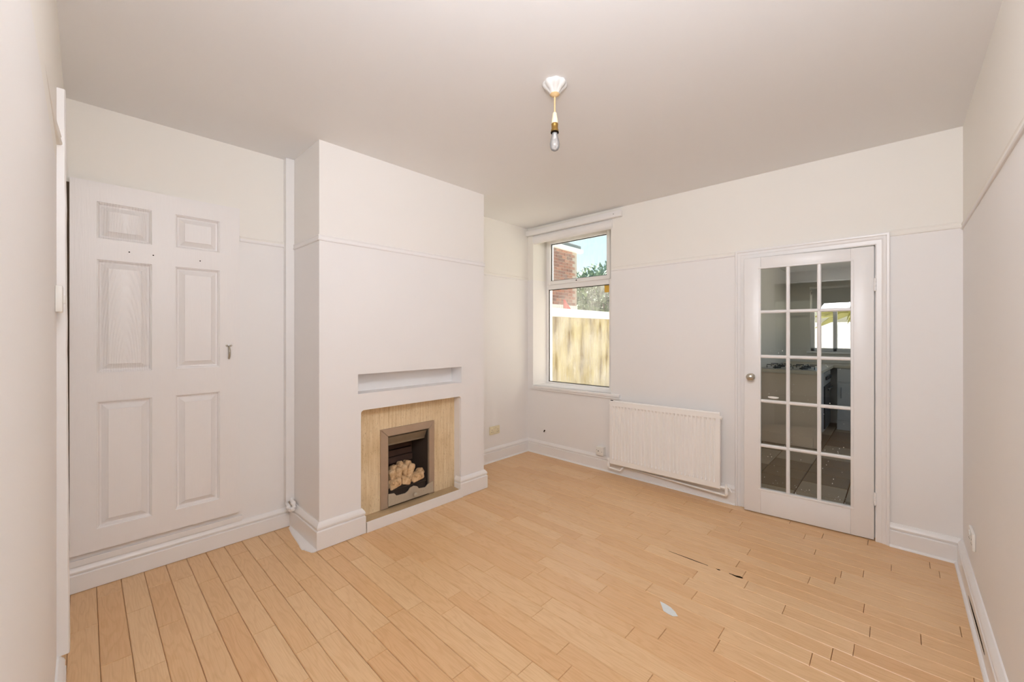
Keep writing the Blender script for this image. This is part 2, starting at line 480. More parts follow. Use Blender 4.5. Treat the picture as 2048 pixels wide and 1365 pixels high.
# ------------------------------------------------------------------ the plank floor
floor = tag(obj('floor', box_bm(XL, XR + .02, YN - .12, YB + .2, -.06, -.0105), 'underlay'), 'light oak laminate floor of narrow boards', 'floor', kind='structure')
PW, PY0 = .0945, .045
known = {5: [-2.653], 8: [-2.365], 6: [-2.43, -1.84], 2: [-2.46], 0: [-2.34], 4: [-2.317], 10: [-1.261], 17: [-.877], 14: [-2.03, -1.54],
         12: [-2.15], 15: [-1.823], 11: [-1.735], 13: [-1.66], 16: [-1.70], 21: [-1.58], 22: [-1.62, -.76], 20: [-1.896], 25: [-1.93], 18: [-.768]}
mesh_cache = {}
def plank_mesh(L, W):
    key = (round(L, 3), round(W, 4))
    if key in mesh_cache: return mesh_cache[key]
    g, t, e, b = .0006, .010, .0026, .0026
    bm = bmesh.new()
    x, y = L / 2 - g, W / 2 - g
    rings = [[(-x, -y, -t), (x, -y, -t), (x, y, -t), (-x, y, -t)], [(-x, -y, -b), (x, -y, -b), (x, y, -b), (-x, y, -b)],
             [(-x + e * .5, -y + e, 0), (x - e * .5, -y + e, 0), (x - e * .5, y - e, 0), (-x + e * .5, y - e, 0)]]
    loft(bm, rings); bmesh.ops.recalc_face_normals(bm, faces=bm.faces)
    me = bpy.data.meshes.new('plank'); bm.to_mesh(me); bm.free(); me.materials.append(M['plank'])
    mesh_cache[key] = me; return me
LEN = [.42, .50, .56, .62, .70, .78]
row = -2
while True:
    y0 = PY0 + row * PW; y1 = y0 + PW
    if y0 >= YB + .1: break
    y0c = max(y0, YN - .12); y1c = min(y1, YB + .12)
    if y1c - y0c > .01:
        xs = sorted(known.get(row, [XL + rnd.uniform(.2, .6)]))
        cuts = list(xs)
        while cuts[0] > XL + .30: cuts.insert(0, round(cuts[0] - rnd.choice(LEN), 3))
        if cuts[0] < XL + .06: cuts.pop(0)
        i = 0
        while cuts[-1] < XR - .30:
            cuts.append(round(cuts[-1] + rnd.choice(LEN), 3))
        # fill between known joints that are far apart
        full = []
        for a, b_ in zip(cuts, cuts[1:]):
            full.append(a)
            if b_ - a > .95: full.append(round((a + b_) / 2 + rnd.uniform(-.1, .1), 3))
        full.append(cuts[-1])
        edges = [XL] + [c for c in full if XL + .05 < c < XR - .05] + [XR]
        for a, b_ in zip(edges, edges[1:]):
            o = bpy.data.objects.new('plank', plank_mesh(b_ - a, y1c - y0c)); COL.objects.link(o)
            o.parent = floor
            o.location = Vector(((a + b_) / 2, (y0c + y1c) / 2, rnd.uniform(-.0003, .0003))) - floor.location
    row += 1
# worn gap and chips in the boards
def flat_patch(pts, z0, z1):
    bm = bmesh.new(); loft(bm, [[(p[0], p[1], z0) for p in pts], [(p[0], p[1], z1) for p in pts]]); return bm
gy = PY0 + 26 * PW
obj('gap', flat_patch([(-1.03, gy - .001), (-.93, gy - .004), (-.86, gy - .005), (-.80, gy - .002), (-.80, gy + .001), (-.90, gy + .003), (-1.0, gy + .001)], -.004, .0006), 'dark', floor)['label'] = 'dark open gap between two boards'
obj('chip', flat_patch([(-.757, gy - .002), (-.742, gy - .009), (-.731, gy - .003), (-.738, gy + .004)], -.004, .0006), 'dark', floor)['label'] = 'small dark chip in the board edge'
obj('chip', flat_patch([(-.69, gy + .003), (-.667, gy - .006), (-.645, gy - .010), (-.622, gy - .004), (-.618, gy + .008), (-.635, gy + .012), (-.655, gy + .004)], -.004, .0006), 'dark', floor)['label'] = 'larger dark chip in the board edge'

# ------------------------------------------------------------------ skirting, picture rail
BB = .145
def bb_prof(h=BB, t=.024, z0=.0025):
    return [(0, z0), (t, z0), (t, h * .68), (t - .002, h * .70), (t - .009, h * .715), (t - .009, h * .745), (t - .003, h * .765), (t - .002, h * .83), (t - .006, h * .90), (t - .014, h * .965), (t - .018, h), (0, h)]
def quad_prof(r=.013, t=.024):
    return [(t - .002, 0), (t + r, 0)] + [(t + r * math.cos(a), r * math.sin(a)) for a in (math.pi / 8, math.pi / 4, math.pi * 3 / 8)] + [(t, r), (t - .002, r)]
def run_x(y, x0, x1, nrm): return lambda t: ((x0 + (x1 - x0) * t, y), (0, nrm))
def run_y(x, y0, y1, nrm): return lambda t: ((x, y0 + (y1 - y0) * t), (nrm, 0))
def skirting(name, fns, label, h=BB, quad=True, t=.024):
    bm = bmesh.new()
    for fn in fns:
        extrude_profile(bm, bb_prof(h, t), fn)
        if quad: extrude_profile(bm, quad_prof(t=t), fn)
    return struct(name, bm, 'gloss', label, 'skirting', smooth=22)
E_ = .024
skirting('baseboard_back', [run_x(YB, XL + .01, -.925, -1)], 'tall white skirting under the window and the radiator')
skirting('baseboard_corner', [run_x(YB, -.036, XR - .01, -1)], 'short white skirting between the glazed door and the bare wall')
skirting('baseboard_right', [run_y(XR, -.07, YB - .01, -1)], 'long white skirting with a split on the bare wall')
skirting('baseboard_left', [run_y(XL, YN, YC0, 1)], 'white skirting under the panelled cupboard door', h=.132, quad=False)
skirting('baseboard_alcove', [run_y(XL, YC1, YB, 1)], 'white skirting in the recess beside the window')
skirting('baseboard_near', [run_x(YN, -2.26, -.72, 1)], 'white skirting under the light switch wall', h=.155)
# mitred skirting round the chimney breast
def mitre_skirt(name, segs, label, h=BB):
    """segs: poly-line of wall corners (x, y) with outward offsets done by mitring."""
    bm = bmesh.new()
    for prof in (bb_prof(h),):
        rings = []
        n = len(segs)
        for i, p in enumerate(segs):
            p = Vector(p)
            def nrm(a, b):
                d = (Vector(b) - Vector(a)).normalized(); return Vector((d.y, -d.x))
            if i == 0: m = nrm(segs[0], segs[1])
            elif i == n - 1: m = nrm(segs[-2], segs[-1])
            else:
                a, b = nrm(segs[i - 1], segs[i]), nrm(segs[i], segs[i + 1]); m = (a + b) / (1 + a.dot(b))
            rings.append([(p.x + m.x * d, p.y + m.y * d, z) for d, z in prof])
        loft(bm, rings)
    return struct(name, bm, 'gloss', label, 'skirting', smooth=22)
mitre_skirt('baseboard_chimney', [(XL + .02, YC0), (XC, YC0), (XC, FY0), (XC - .06, FY0)], 'white skirting wrapping the chimney corner nearest the cupboard door', .168)
mitre_skirt('baseboard_hearth', [(XC - .06, FY1), (XC, FY1), (XC, YC1), (XL + .02, YC1)], 'white skirting wrapping the chimney corner nearest the window', .160)
# broken filler strip at the foot of the chimney's side
bm = bmesh.new(); pts = [(-3.07, .978), (-2.965, .962), (-2.867, .953), (-2.80, .947), (-2.767, .943), (-2.73, .937), (-2.696, .936), (-2.685, .945), (-2.666, .949), (-2.645, .957), (-2.622, .964), (-2.612, .975)]
loft(bm, [[(x, y, 0) for x, y in pts] + [(-2.612, .9925, 0), (-3.08, .9925, 0)], [(x, y + .004, .006) for x, y in pts] + [(-2.612, .9925, .012), (-3.08, .9925, .012)]])
struct('trim_1', bm, 'gloss', 'broken white filler strip at the foot of the chimney side', 'trim')

RZ = 1.965
rail_prof = [(0, 0), (.006, .001), (.009, .005), (.009, .011), (.006, .015), (.006, .028), (.008, .032), (.005, .038), (0, .040)]
def rail(name, fns, label, z=RZ):
    bm = bmesh.new()
    for fn in fns: extrude_profile(bm, [(d, z + h) for d, h in rail_prof], fn)
    return struct(name, bm, 'wall', label, 'picture rail', smooth=40)
rail('trim_2', [run_x(YB, WX1 + .01, -.92, -1)], 'painted picture rail between the window and the glazed door')
rail('trim_3', [run_x(YB, -.036, XR, -1)], 'short painted picture rail over the wall beside the glazed door', 1.975)
rail('trim_4', [run_y(XR, -.07, YB, -1)], 'painted picture rail along the bare wall', 1.965)
rail('trim_5', [run_y(XL, .70, .965, 1)], 'short painted picture rail between cupboard door and pipe boxing', 1.955)
rail('trim_6', [run_y(XL, YC1, YB, 1)], 'painted picture rail in the recess beside the window', 1.965)
bm = bmesh.new()
rings = []
for p, m in (((XL + .05, YC0), (0, -1)), ((XC, YC0), (1, -1)), ((XC, YC1), (1, 1)), ((XL, YC1), (0, 1))):
    rings.append([(p[0] + m[0] * d, p[1] + m[1] * d, 1.94 + h) for d, h in rail_prof])
loft(bm, rings)
struct('trim_7', bm, 'chimney', 'painted picture rail wrapping the chimney breast', 'picture rail', smooth=40)
# the switch wall: rail, door post standing proud, short higher rail beyond it
bm = bmesh.new()
loft(bm, [[(x, YN + d * k, 2.05 + h) for d, h in rail_prof] for x, k in ((-1.60, .02), (-2.10, .7), (-2.25, 1.6))])
struct('trim_8', bm, 'wall', 'tapering stub of painted picture rail above the light switch', 'picture rail', smooth=40)
bm = bmesh.new(); rings = []
for k in range(40):
    z = .155 + (2.262 - .155) * k / 39
    j = noise.noise(Vector((z * 9, 0, 3))) * .0015; lean = -.001 - .0135 * (z / 2.26) ** .75
    rings.append([(-2.25, YN, z), (-2.25, -.037 + j + lean, z), (-2.256, -.034 + j + lean, z), (-2.33, -.034 + j + lean, z), (-2.33, YN, z)])
loft(bm, rings)
struct('trim_9', bm, 'gloss', 'rough-edged white post standing proud beside the light switch', 'trim')
rail('trim_10', [run_x(YN, -3.10, -2.33, 1)], 'short high rail in the corner above the panelled door', 2.19)

# ------------------------------------------------------------------ pipe boxing beside the chimney breast
bm = box_bm(XL, XL + .05, .962, YC0, .185, ZC, .002)
tag(obj('pipe_boxing', bm, 'gloss'), 'narrow white pipe boxing running up the corner beside the chimney breast', 'pipe boxing', kind='structure')
pv = thing('pipe_stub', 'lumpy white painted pipe elbows under the pipe boxing', 'pipe', (-3.04, .985, .15))
bm = bmesh.new(); tube(bm, arc_path([(-3.095, .975, .20), (-3.095, .975, .165), (-3.03, .975, .155), (-3.00, .965, .15)], .015), .011, 10)
obj('pipe', bm, 'gloss', pv, smooth=50)
bm = bmesh.new(); tube(bm, arc_path([(-3.085, 1.0, .20), (-3.05, .995, .185), (-3.0, .985, .195), (-2.975, .985, .165)], .02), .012, 10)
obj('pipe', bm, 'gloss', pv, smooth=50)
for p in ((-3.0, .985, .192), (-2.985, .978, .158), (-3.035, .968, .157)):
    bm = bmesh.new(); bmesh.ops.create_uvsphere(bm, u_segments=10, v_segments=8, radius=.017, matrix=Matrix.Translation(p)); obj('joint', bm, 'gloss', pv, smooth=60)

# ------------------------------------------------------------------ six-panel cupboard door
D2Y0, D2Y1, D2Z0, D2Z1 = -.052, .692, .200, 2.160
D2X = XL + .036
d2 = thing('door_2', 'white six-panel cupboard door with a small drop handle', 'door', (XL + .018, .32, D2Z0), kind='structure')
cols_ = [(.046, .266), (.370, .586)]; rows_ = [(1.860, 2.056), (1.144, 1.748), (.313, .988)]
holes = [(c[0], c[1], r[0], r[1]) for c in cols_ for r in rows_]
bm = bmesh.new(); wall_cells(bm, 'X', XL + .004, D2X, (D2Y0, D2Y1), (D2Z0, D2Z1), holes)
obj('door_leaf', bm, 'door_skin', d2)
for ci, c in enumerate(cols_):
    for r in rows_:
        bm = bmesh.new()
        prof = [(0, 0), (.0015, -.006), (.005, -.007), (.011, -.020), (.018, -.021), (.042, -.004), (.044, -.001)]
        rings = [[(D2X + x, c[0] + s, r[0] + s), (D2X + x, c[1] - s, r[0] + s), (D2X + x, c[1] - s, r[1] - s), (D2X + x, c[0] + s, r[1] - s)] for s, x in prof]
        loft(bm, [[(XL + .004, p[1], p[2]) for p in rings[0]]] + rings)
        obj('panel', bm, 'door_panel' if (ci == 0 and r[0] > 1) else 'door_skin', d2)
for (y, z) in ((.172, 1.804), (.272, 1.800), (.487, 1.796)):
    bm = bmesh.new(); lathe(bm, [(.0035, 0), (.0035, .0008)], (D2X, y, z), 'X', 10); obj('screw_hole', bm, 'dark', d2)
obj('hinge_gap_shade', box_bm(XL + .002, XL + .006, YN + .001, D2Y0 - .001, .225, D2Z1 - .02), 'gap_shade', d2)  # brown strip standing in for the shade between door edge and wall
# drop handle: two ears and a bowed bar
bm = bmesh.new()
tube(bm, [(D2X + .004 + .020 * math.sin(math.pi * k / 12), .633, 1.272 - .078 * k / 12) for k in range(13)], [.0055 + .0015 * math.sin(math.pi * k / 12) for k in range(13)], 10)
hb = obj('handle', bm, 'pewter', d2, smooth=50); hb['label'] = 'pewter drop handle'
for s in (-1, 1):
    bm = bmesh.new(); lathe(bm, [(.004, 0), (.0062, .003), (.0055, .008), (.002, .010)], (D2X, .633 + s * .011, 1.278), 'X', 12); obj('ear', bm, 'pewter', hb, smooth=50)
# ledge strips between door and skirting
struct('trim_11', box_bm(XL, XL + .014, YN, D2Y1 + .02, .132, .165, .002), 'gloss', 'thin white ledge strip under the panelled cupboard door', 'trim')

# ------------------------------------------------------------------ fireplace
PX = XC - REC
fp = thing('fireplace', 'travertine fireplace back panel with white fronted hearth', 'fireplace', (PX, (FY0 + FY1) / 2, 0))
bm = bmesh.new()
FRY0, FRY1, FRZ1 = 1.49, 1.925, .64
wall_cells(bm, 'X', PX - .02, PX, (FY0, FY1), (.0, FZ1), [(FRY0, FRY1, 0, FRZ1)])
obj('stone_panel', bm, 'travertine', fp)
obj('return', box_bm(PX, XC - .012, FY1 - .004, FY1, .075, FZ1 - .02), 'chimney', fp)
bm = bmesh.new()
loft(bm, [[(PX - .02, FY0, 0), (XC + .016, FY0 + .03, 0), (XC + .016, FY1 - .002, 0), (PX - .02, FY1, 0)], [(PX - .02, FY0, .072), (XC + .016, FY0 + .03, .070), (XC + .016, FY1 - .002, .066), (PX - .02, FY1, .072)]])
obj('hearth_slab', bm, 'hearth', fp)
obj('hearth_front', box_bm(XC + .016, XC + .028, FY0 + .03, FY1 + .002, .0, .071, .002), 'gloss', fp)
# the gas fire insert
gf = thing('gas_fire', 'inset gas fire with tarnished trim and black firebox', 'gas fire', (PX, 1.708, .072))
OY0, OY1, OZ1 = 1.475, 1.941, .655
IY0, IY1, IZ1 = 1.532, 1.892, .600
x0, x1 = PX - .002, PX + .014
# picture-frame trim with mitred bars (three bars)
def frame_bar(poly):
    bm = bmesh.new(); cx = sum(p[0] for p in poly) / 4; cz = sum(p[1] for p in poly) / 4
    inn = [(cx + (p[0] - cx) * .985, cz + (p[1] - cz) * .985) for p in poly]
    loft(bm, [[(x0, p[0], p[1]) for p in poly], [(x1 - .004, p[0], p[1]) for p in poly], [(x1, p[0], p[1]) for p in inn]])
    return bm
obj('trim_bar', frame_bar([(OY0, .072), (IY0, .072), (IY0, IZ1), (OY0, OZ1)]), 'frame_metal', gf)
obj('trim_bar', frame_bar([(IY1, .072), (OY1, .072), (OY1, OZ1), (IY1, IZ1)]), 'frame_metal', gf)
obj('trim_bar', frame_bar([(OY0, OZ1), (IY0, IZ1), (IY1, IZ1), (OY1, OZ1)]), 'frame_metal', gf)
# narrow inner chrome edge
bm = bmesh.new()
tube(bm, [(PX + .004, IY0 + .004, .075), (PX + .004, IY0 + .004, IZ1 - .004), (PX + .004, IY1 - .004, IZ1 - .004), (PX + .004, IY1 - .004, .075)], .004, 6)
obj('inner_edge', bm, 'hood_metal', gf)
# firebox: splayed cheeks, stepped back
bx0 = PX - .19
bm = bmesh.new()
bm_box(bm, bx0 - .01, bx0, IY0 + .03, IY1 - .03, .06, IZ1 + .02)                    # back
obj('fire_back', bm, 'soot_brick', gf)
for (a, b_) in ((IY0 - .004, IY0 + .034), (IY1 + .004, IY1 - .034)):
    bm = bmesh.new(); sg = 1 if a < b_ else -1
    loft(bm, [[(PX - .002, a, .06), (bx0, b_, .06), (bx0, b_ - sg * .01, .06), (PX - .002, a - sg * .01, .06)], [(PX - .002, a, IZ1 + .02), (bx0, b_, IZ1 + .02), (bx0, b_ - sg * .01, IZ1 + .02), (PX - .002, a - sg * .01, IZ1 + .02)]])
    obj('cheek', bm, 'soot', gf)
obj('firebox_top', box_bm(bx0 - .01, PX - .002, IY0 - .004, IY1 + .004, IZ1 + .008, IZ1 + .02), 'soot', gf)
obj('firebox_floor', box_bm(bx0 - .01, PX - .002, IY0 - .004, IY1 + .004, .055, .074), 'soot', gf)
for z in (.33, .385, .44):                                                          # ledges on the fireback
    obj('fireback_course', box_bm(bx0, bx0 + .035 - .02 * (z - .33) / .11, IY0 + .045, IY1 - .045, z, z + .048, .004), 'soot_brick', gf)
for (y, z) in ((1.63, .505), (1.70, .503), (1.705, .485)):
    bm = bmesh.new(); lathe(bm, [(.0045, 0), (.004, .004), (.001, .005)], (bx0, y, z), 'X', 8); obj('screw', bm, 'chrome', gf)
# hood: slanted plate with returned lower lip
bm = bmesh.new(); hp = [(PX - .004, .585), (PX - .035, .530), (PX - .038, .516), (PX - .042, .516), (PX - .039, .532), (PX - .008, .588)]
loft(bm, [[(x, IY0 + .008, z) for x, z in hp], [(x, IY1 - .010, z) for x, z in hp]])
obj('hood', bm, 'hood_metal', gf)
# coal basket bars
bm = bmesh.new()
for zz, xx in ((.200, PX - .010), (.186, PX - .006)):
    tube(bm, [(xx, IY0 + .02, zz), (xx, IY1 - .02, zz)], .005, 8)
obj('basket_bar', bm, 'soot', gf, smooth=50)
obj('basket_tray', box_bm(bx0 + .02, PX - .012, IY0 + .02, IY1 - .02, .165, .195, .003), 'soot', gf)
obj('basket_front', box_bm(PX - .014, PX - .009, IY0 + .03, IY1 - .02, .095, .195, .002), 'soot', gf)
# fret with a shaped top edge
fy0, fy1 = 1.529, 1.922
fz = [(fy0, .088), (fy0, .178), (1.577, .172), (1.596, .150), (1.672, .146), (1.697, .158), (1.712, .176), (1.745, .182), (1.775, .170), (1.790, .150), (1.850, .142), (1.872, .160), (fy1, .170), (fy1, .088)]
bm = bmesh.new(); fx0, fx1 = PX + .016, PX + .024
loft(bm, [[(fx0, y, z) for y, z in fz], [(fx1, y, z) for y, z in fz]])
fret = obj('fret', bm, 'fret_metal', gf)
bm = bmesh.new(); lathe(bm, [(.006, 0), (.006, .010), (.014, .013), (.016, .020), (.011, .027), (.002, .029)], (fx1, 1.747, .120), 'X', 18); obj('knob', bm, 'fret_metal', fret, smooth=45)
for k in range(5):                                                                   # raised moulding on the fret
    bm = bmesh.new(); lathe(bm, [(.006, 0), (.005, .002), (.001, .003)], (fx1, 1.79 + k * .022, .125 + .006 * (k % 2)), 'X', 10); obj('boss', bm, 'fret_metal', fret, smooth=45)
# ceramic coals: each its own thing
coals = [(-.035, 1.606, .222, .075, .105, .060, .2), (-.030, 1.704, .222, .065, .072, .056, -.25), (-.034, 1.806, .226, .070, .118, .058, .12),
         (-.075, 1.612, .268, .060, .060, .090, .3), (-.078, 1.668, .276, .055, .050, .085, -.2), (-.080, 1.722, .284, .055, .052, .090, .25),
         (-.072, 1.772, .278, .050, .050, .100, -.4), (-.060, 1.845, .240, .060, .075, .055, .5), (-.105, 1.640, .305, .050, .055, .060, .1),
         (-.108, 1.705, .318, .050, .050, .058, .6), (-.106, 1.765, .320, .048, .050, .055, -.2), (-.062, 1.655, .232, .050, .055, .050, .8), (-.060, 1.755, .232, .050, .055, .050, .3)]
COAL_LABELS = ['ceramic coal at the near end of the front row, by the cupboard side', 'small ceramic coal in the middle of the front row', 'longest ceramic coal, at the window end of the front row',
    'upright ceramic coal at the near end of the second row', 'upright ceramic coal second along in the second row', 'upright ceramic coal third along in the second row',
    'tilted upright ceramic coal last in the second row', 'low ceramic coal against the cheek on the window side', 'topmost ceramic coal nearest the cupboard side',
    'topmost ceramic coal in the middle of the heap', 'topmost ceramic coal nearest the window side', 'small ceramic coal wedged between front and second rows, cupboard side', 'small ceramic coal wedged between front and second rows, window side']
for i, (dx, y, z, sx, sy, sz, rot) in enumerate(coals):
    bm = bmesh.new(); bmesh.ops.create_cube(bm, size=1)
    bmesh.ops.bevel(bm, geom=list(bm.edges), offset=.22, segments=3, profile=.5, affect='EDGES')
    for v in bm.verts:
        v.co = Matrix.Rotation(rot, 3, 'X') @ Matrix.Rotation(rot * .7, 3, 'Z') @ Vector((v.co.x * sx, v.co.y * sy, v.co.z * sz))
        v.co += noise.noise_vector(v.co * 22 + Vector((i * 3.1, 0, 0))) * .006
        v.co += Vector((PX + dx, y, z))
    tag(obj('ceramic_coal', bm, 'coal', smooth=60), COAL_LABELS[i], 'ceramic coal', 'ceramic coals in the gas fire')

# ------------------------------------------------------------------ window
WF0, WF1 = 3.80, 3.87
win = thing('window_1', 'white framed window with opening top light and misted glass', 'window', ((WX0 + WX1) / 2, WF0, WZ0), kind='structure')
px0, px1 = -3.016, -2.200
def bar(name, x0, x1, z0, z1, y0=WF0, y1=WF1, b=.006, mat='upvc', parent=win): return obj(name, box_bm(x0, x1, y0, y1, z0, z1, b), mat, parent, smooth=40)
bar('jamb', WX0 - .02, px0, WZ0, WZ1); bar('jamb', px1, -2.10, WZ0, WZ1)
bar('bottom_rail', px0, px1, WZ0 - .01, .785); bar('transom', px0, px1, 1.876, 1.945)
bar('head', px0, px1, 2.452, WZ1 + .02)
sash = obj('top_light', box_bm(px0 + .004, px0 + .048, WF0 - .022, WF1 - .02, 1.930, 2.452, .005), 'upvc', win, smooth=40)
for a in ((px1 - .018, px1 + .02, 1.930, 2.452), (px0 + .048, px1 - .018, 1.930, 1.972), (px0 + .048, px1 - .018, 2.408, 2.452)):
    obj('sash_rail', box_bm(a[0], a[1], WF0 - .022, WF1 - .02, a[2], a[3], .005), 'upvc', sash, smooth=40)
ux0, ux1, uz0, uz1 = px0 + .048, px1 - .018, 1.972, 2.408
obj('pane', box_bm(ux0 - .003, ux1 + .003, WF0 + .012, WF0 + .016, uz0 - .003, uz1 + .003), 'pane_window', sash)
obj('pane', box_bm(px0 - .003, px1 + .003, WF0 + .030, WF0 + .034, .782, 1.879), 'pane_lower', win)
def gasket(x0, x1, z0, z1, y, w, par):
    for a in ((x0, x0 + w, z0, z1), (x1 - w, x1, z0, z1), (x0, x1, z0, z0 + w), (x0, x1, z1 - w, z1)):
        obj('gasket', box_bm(a[0], a[1], y, y + .010, a[2], a[3]), 'gasket', par)
gasket(px0, px1, .785, 1.876, WF0 + .018, .007, win)
gasket(ux0, ux1, uz0, uz1, WF0 + .002, .007, sash)
bm = bmesh.new(); lathe(bm, [(.007, 0), (.006, -.006), (.002, -.007)], (-2.596, WF0 - .022, 1.952), 'Y', 12); obj('lock_button', bm, 'dark', sash)
obj('sticker', box_bm(-2.268, -2.206, WF0 + .026, WF0 + .0285, 1.795, 1.872), 'yellow', win)['label'] = 'small yellow sticker on the glass'
bm = box_bm(WX0 - .0, -1.935, YB - .028, YB + .02, WZ0 - .028, WZ0, .006)
bm_box(bm, WX0, WX1, YB + .0, WF0 + .002, WZ0 - .028, WZ0 - .0002)
bm_box(bm, WX0 - .03, -1.935, YB - .020, YB, WZ0 - .045, WZ0 - .026)
obj('sill', bm, 'gloss', win)
# head batten and roller fixing rail above the window
hr = thing('curtain_batten', 'white curtain batten fixed above the window with a rounded rail below', 'curtain batten', (-2.52, YB, 2.40))
obj('batten', box_bm(-3.115, -1.91, YB - .045, YB, 2.478, 2.535, .005), 'gloss', hr, smooth=40)
bm = bmesh.new(); pr_ = [(0, 2.385), (.012, 2.385), (.026, 2.395), (.034, 2.415), (.036, 2.440), (.030, 2.462), (.018, 2.478), (0, 2.478)]
loft(bm, [[(-3.035, YB - d + .02, z) for d, z in pr_], [(-2.02, YB - d + .02, z) for d, z in pr_]])
obj('rounded_rail', bm, 'gloss', hr, smooth=40)
bm = bmesh.new(); lathe(bm, [(.004, 0), (.003, -.003)], (-1.985, YB - .045, 2.508), 'Y', 8); obj('screw', bm, 'dark', hr)

# ------------------------------------------------------------------ radiator
RX0, RX1, RZ0, RZ1, RYF = -1.995, -1.018, .118, .708, YB - .100
ra = thing('radiator', 'white fluted panel radiator under the picture rail beside the glazed door', 'radiator', ((RX0 + RX1) / 2, RYF, RZ0))
bm = bmesh.new(); nF = 29; m_ = .022; pitch = (RX1 - RX0 - 2 * m_) / nF
xs = [(RX0, 0), (RX0 + m_ * .6, 0)]
for k in range(nF):
    a = RX0 + m_ + k * pitch
    xs += [(a + pitch * .10, .0), (a + pitch * .28, .013), (a + pitch * .55, .013), (a + pitch * .73, .0)]
xs += [(RX1 - m_ * .3, 0), (RX1, 0)]
zr = [(RZ0, 0), (RZ0 + .040, 0), (RZ0 + .060, 1), (RZ1 - .062, 1), (RZ1 - .042, 0), (RZ1 - .004, 0)]
tilt = lambda x: (x - RX0) / (RX1 - RX0) * .012
grid = [[bm.verts.new((x, RYF + d * s, z + tilt(x))) for x, d in xs] for z, s in zr]
for r0, r1 in zip(grid, grid[1:]):
    for i in range(len(xs) - 1): bm.faces.new((r0[i], r0[i + 1], r1[i + 1], r1[i]))
back = [[bm.verts.new((x, RYF + .020, z + tilt(x))) for x in (RX0, RX1)] for z in (RZ0, RZ1 - .004)]
bm.faces.new((back[0][0], back[1][0], back[1][1], back[0][1]))
bm.faces.new([r[0] for r in grid] + [back[1][0], back[0][0]]); bm.faces.new([r[-1] for r in grid][::-1] + [back[0][1], back[1][1]])
bm.faces.new(grid[0][::-1] + [back[0][0], back[0][1]]); bm.faces.new(grid[-1] + [back[1][1], back[1][0]])
obj('panel', bm, 'rad', ra, smooth=28)
bm = bmesh.new(); tube(bm, [(RX0, RYF + .010, RZ1 - .002), (RX1, RYF + .010, RZ1 + .010)], .011, 10); obj('top_rim', bm, 'rad', ra, smooth=50)
bm = bmesh.new(); tube(bm, [(RX0, RYF + .010, RZ0 + .002), (RX1, RYF + .010, RZ0 + .014)], .011, 10); obj('bottom_rim', bm, 'rad', ra, smooth=50)
for x in (RX0 + .004, RX1 - .004):
    dz = tilt(x); obj('side_edge', box_bm(x - .006, x + .006, RYF + .001, RYF + .022, RZ0 + dz, RZ1 + dz, .003), 'rad', ra, smooth=40)
bm = bmesh.new()
zb = [RZ0 + .03, RZ1 - .03]
nfin = 40
pts = []
for k in range(nfin + 1):
    a = RX0 + .04 + (RX1 - RX0 - .08) * k / nfin; pts.append((a, RYF + .022 if k % 2 else RYF + .055))
loft(bm, [[(x, y, zb[0]) for x, y in pts], [(x, y, zb[1]) for x, y in pts]], closed=False, caps=False)
obj('convector_fin', bm, 'rad', ra)
for x in (RX0 + .14, RX1 - .14): obj('bracket', box_bm(x - .015, x + .015, RYF + .02, YB, RZ0 + .05, RZ1 - .06), 'rad', ra)
for (x, z, nm) in ((RX0 + .012, RZ1 - .028, 'air_vent'), (RX1 - .0, RZ1 - .02, 'blank_plug')):
    bm = bmesh.new(); s = -1 if x < -1.5 else 1; lathe(bm, [(.013, 0), (.013, s * .010), (.008, s * .012), (.008, s * .018), (.001, s * .018)], (x, RYF + .012, z), 'X', 12); obj(nm, bm, 'rad', ra, smooth=45)
obj('vent_hole', box_bm(RX0 + .012, RX0 + .034, RYF - .004, RYF + .012, RZ1 + .008, RZ1 + .0125), 'dark', ra)
# wheel-head valve and pipe at the left foot
bm = bmesh.new()
tube(bm, arc_path([(RX0 + .010, RYF + .012, RZ0 + .020), (RX0 - .016, RYF + .012, RZ0 + .020), (RX0 - .016, RYF + .012, RZ0 - .048), (RX0 + .105, RYF + .020, RZ0 - .058), (RX0 + .118, RYF + .030, RZ0 - .030), (RX0 + .118, YB - .022, RZ0 - .024)], .016), .0085, 10)
obj('flow_pipe', bm, 'rad', ra, smooth=50)
bm = bmesh.new(); lathe(bm, [(.012, -.030), (.014, -.026), (.014, .004), (.010, .010), (.010, .030), (.015, .034), (.015, .052), (.010, .058)], (RX0 - .016, RYF + .012, RZ0 - .010), 'Z', 14); obj('valve', bm, 'rad', ra, smooth=45)
# valve and long return pipe at the right foot
vx = RX1 + .045; vz = RZ0 + .012
bm = bmesh.new(); tube(bm, arc_path([(vx, RYF + .014, vz + .01), (vx, RYF + .014, vz - .052), (vx - .03, RYF + .030, vz - .056), (RX0 + .20, YB - .036, RZ0 - .030), (RX0 + .19, YB - .022, RZ0 - .026)], .018), .0085, 10)
obj('return_pipe', bm, 'rad', ra, smooth=50)
bm = bmesh.new(); lathe(bm, [(.010, -.045), (.014, -.04), (.014, -.02), (.011, -.015), (.013, .010), (.013, .022), (.009, .026), (.009, .040), (.004, .042)], (vx, RYF + .014, vz), 'Z', 14); vv = obj('valve', bm, 'rad', ra, smooth=45)
bm = bmesh.new(); tube(bm, [(RX1 - .01, RYF + .014, vz + .008), (vx, RYF + .014, vz + .008)], .010, 10); obj('tail', bm, 'rad', vv, smooth=50)
bm = bmesh.new(); tube(bm, [(vx, RYF + .014, vz + .018), (vx + .022, RYF + .006, vz + .020), (vx + .040, RYF + .0, vz - .010)], [.007, .006, .004], 8); obj('lever', bm, 'rad', vv, smooth=50)

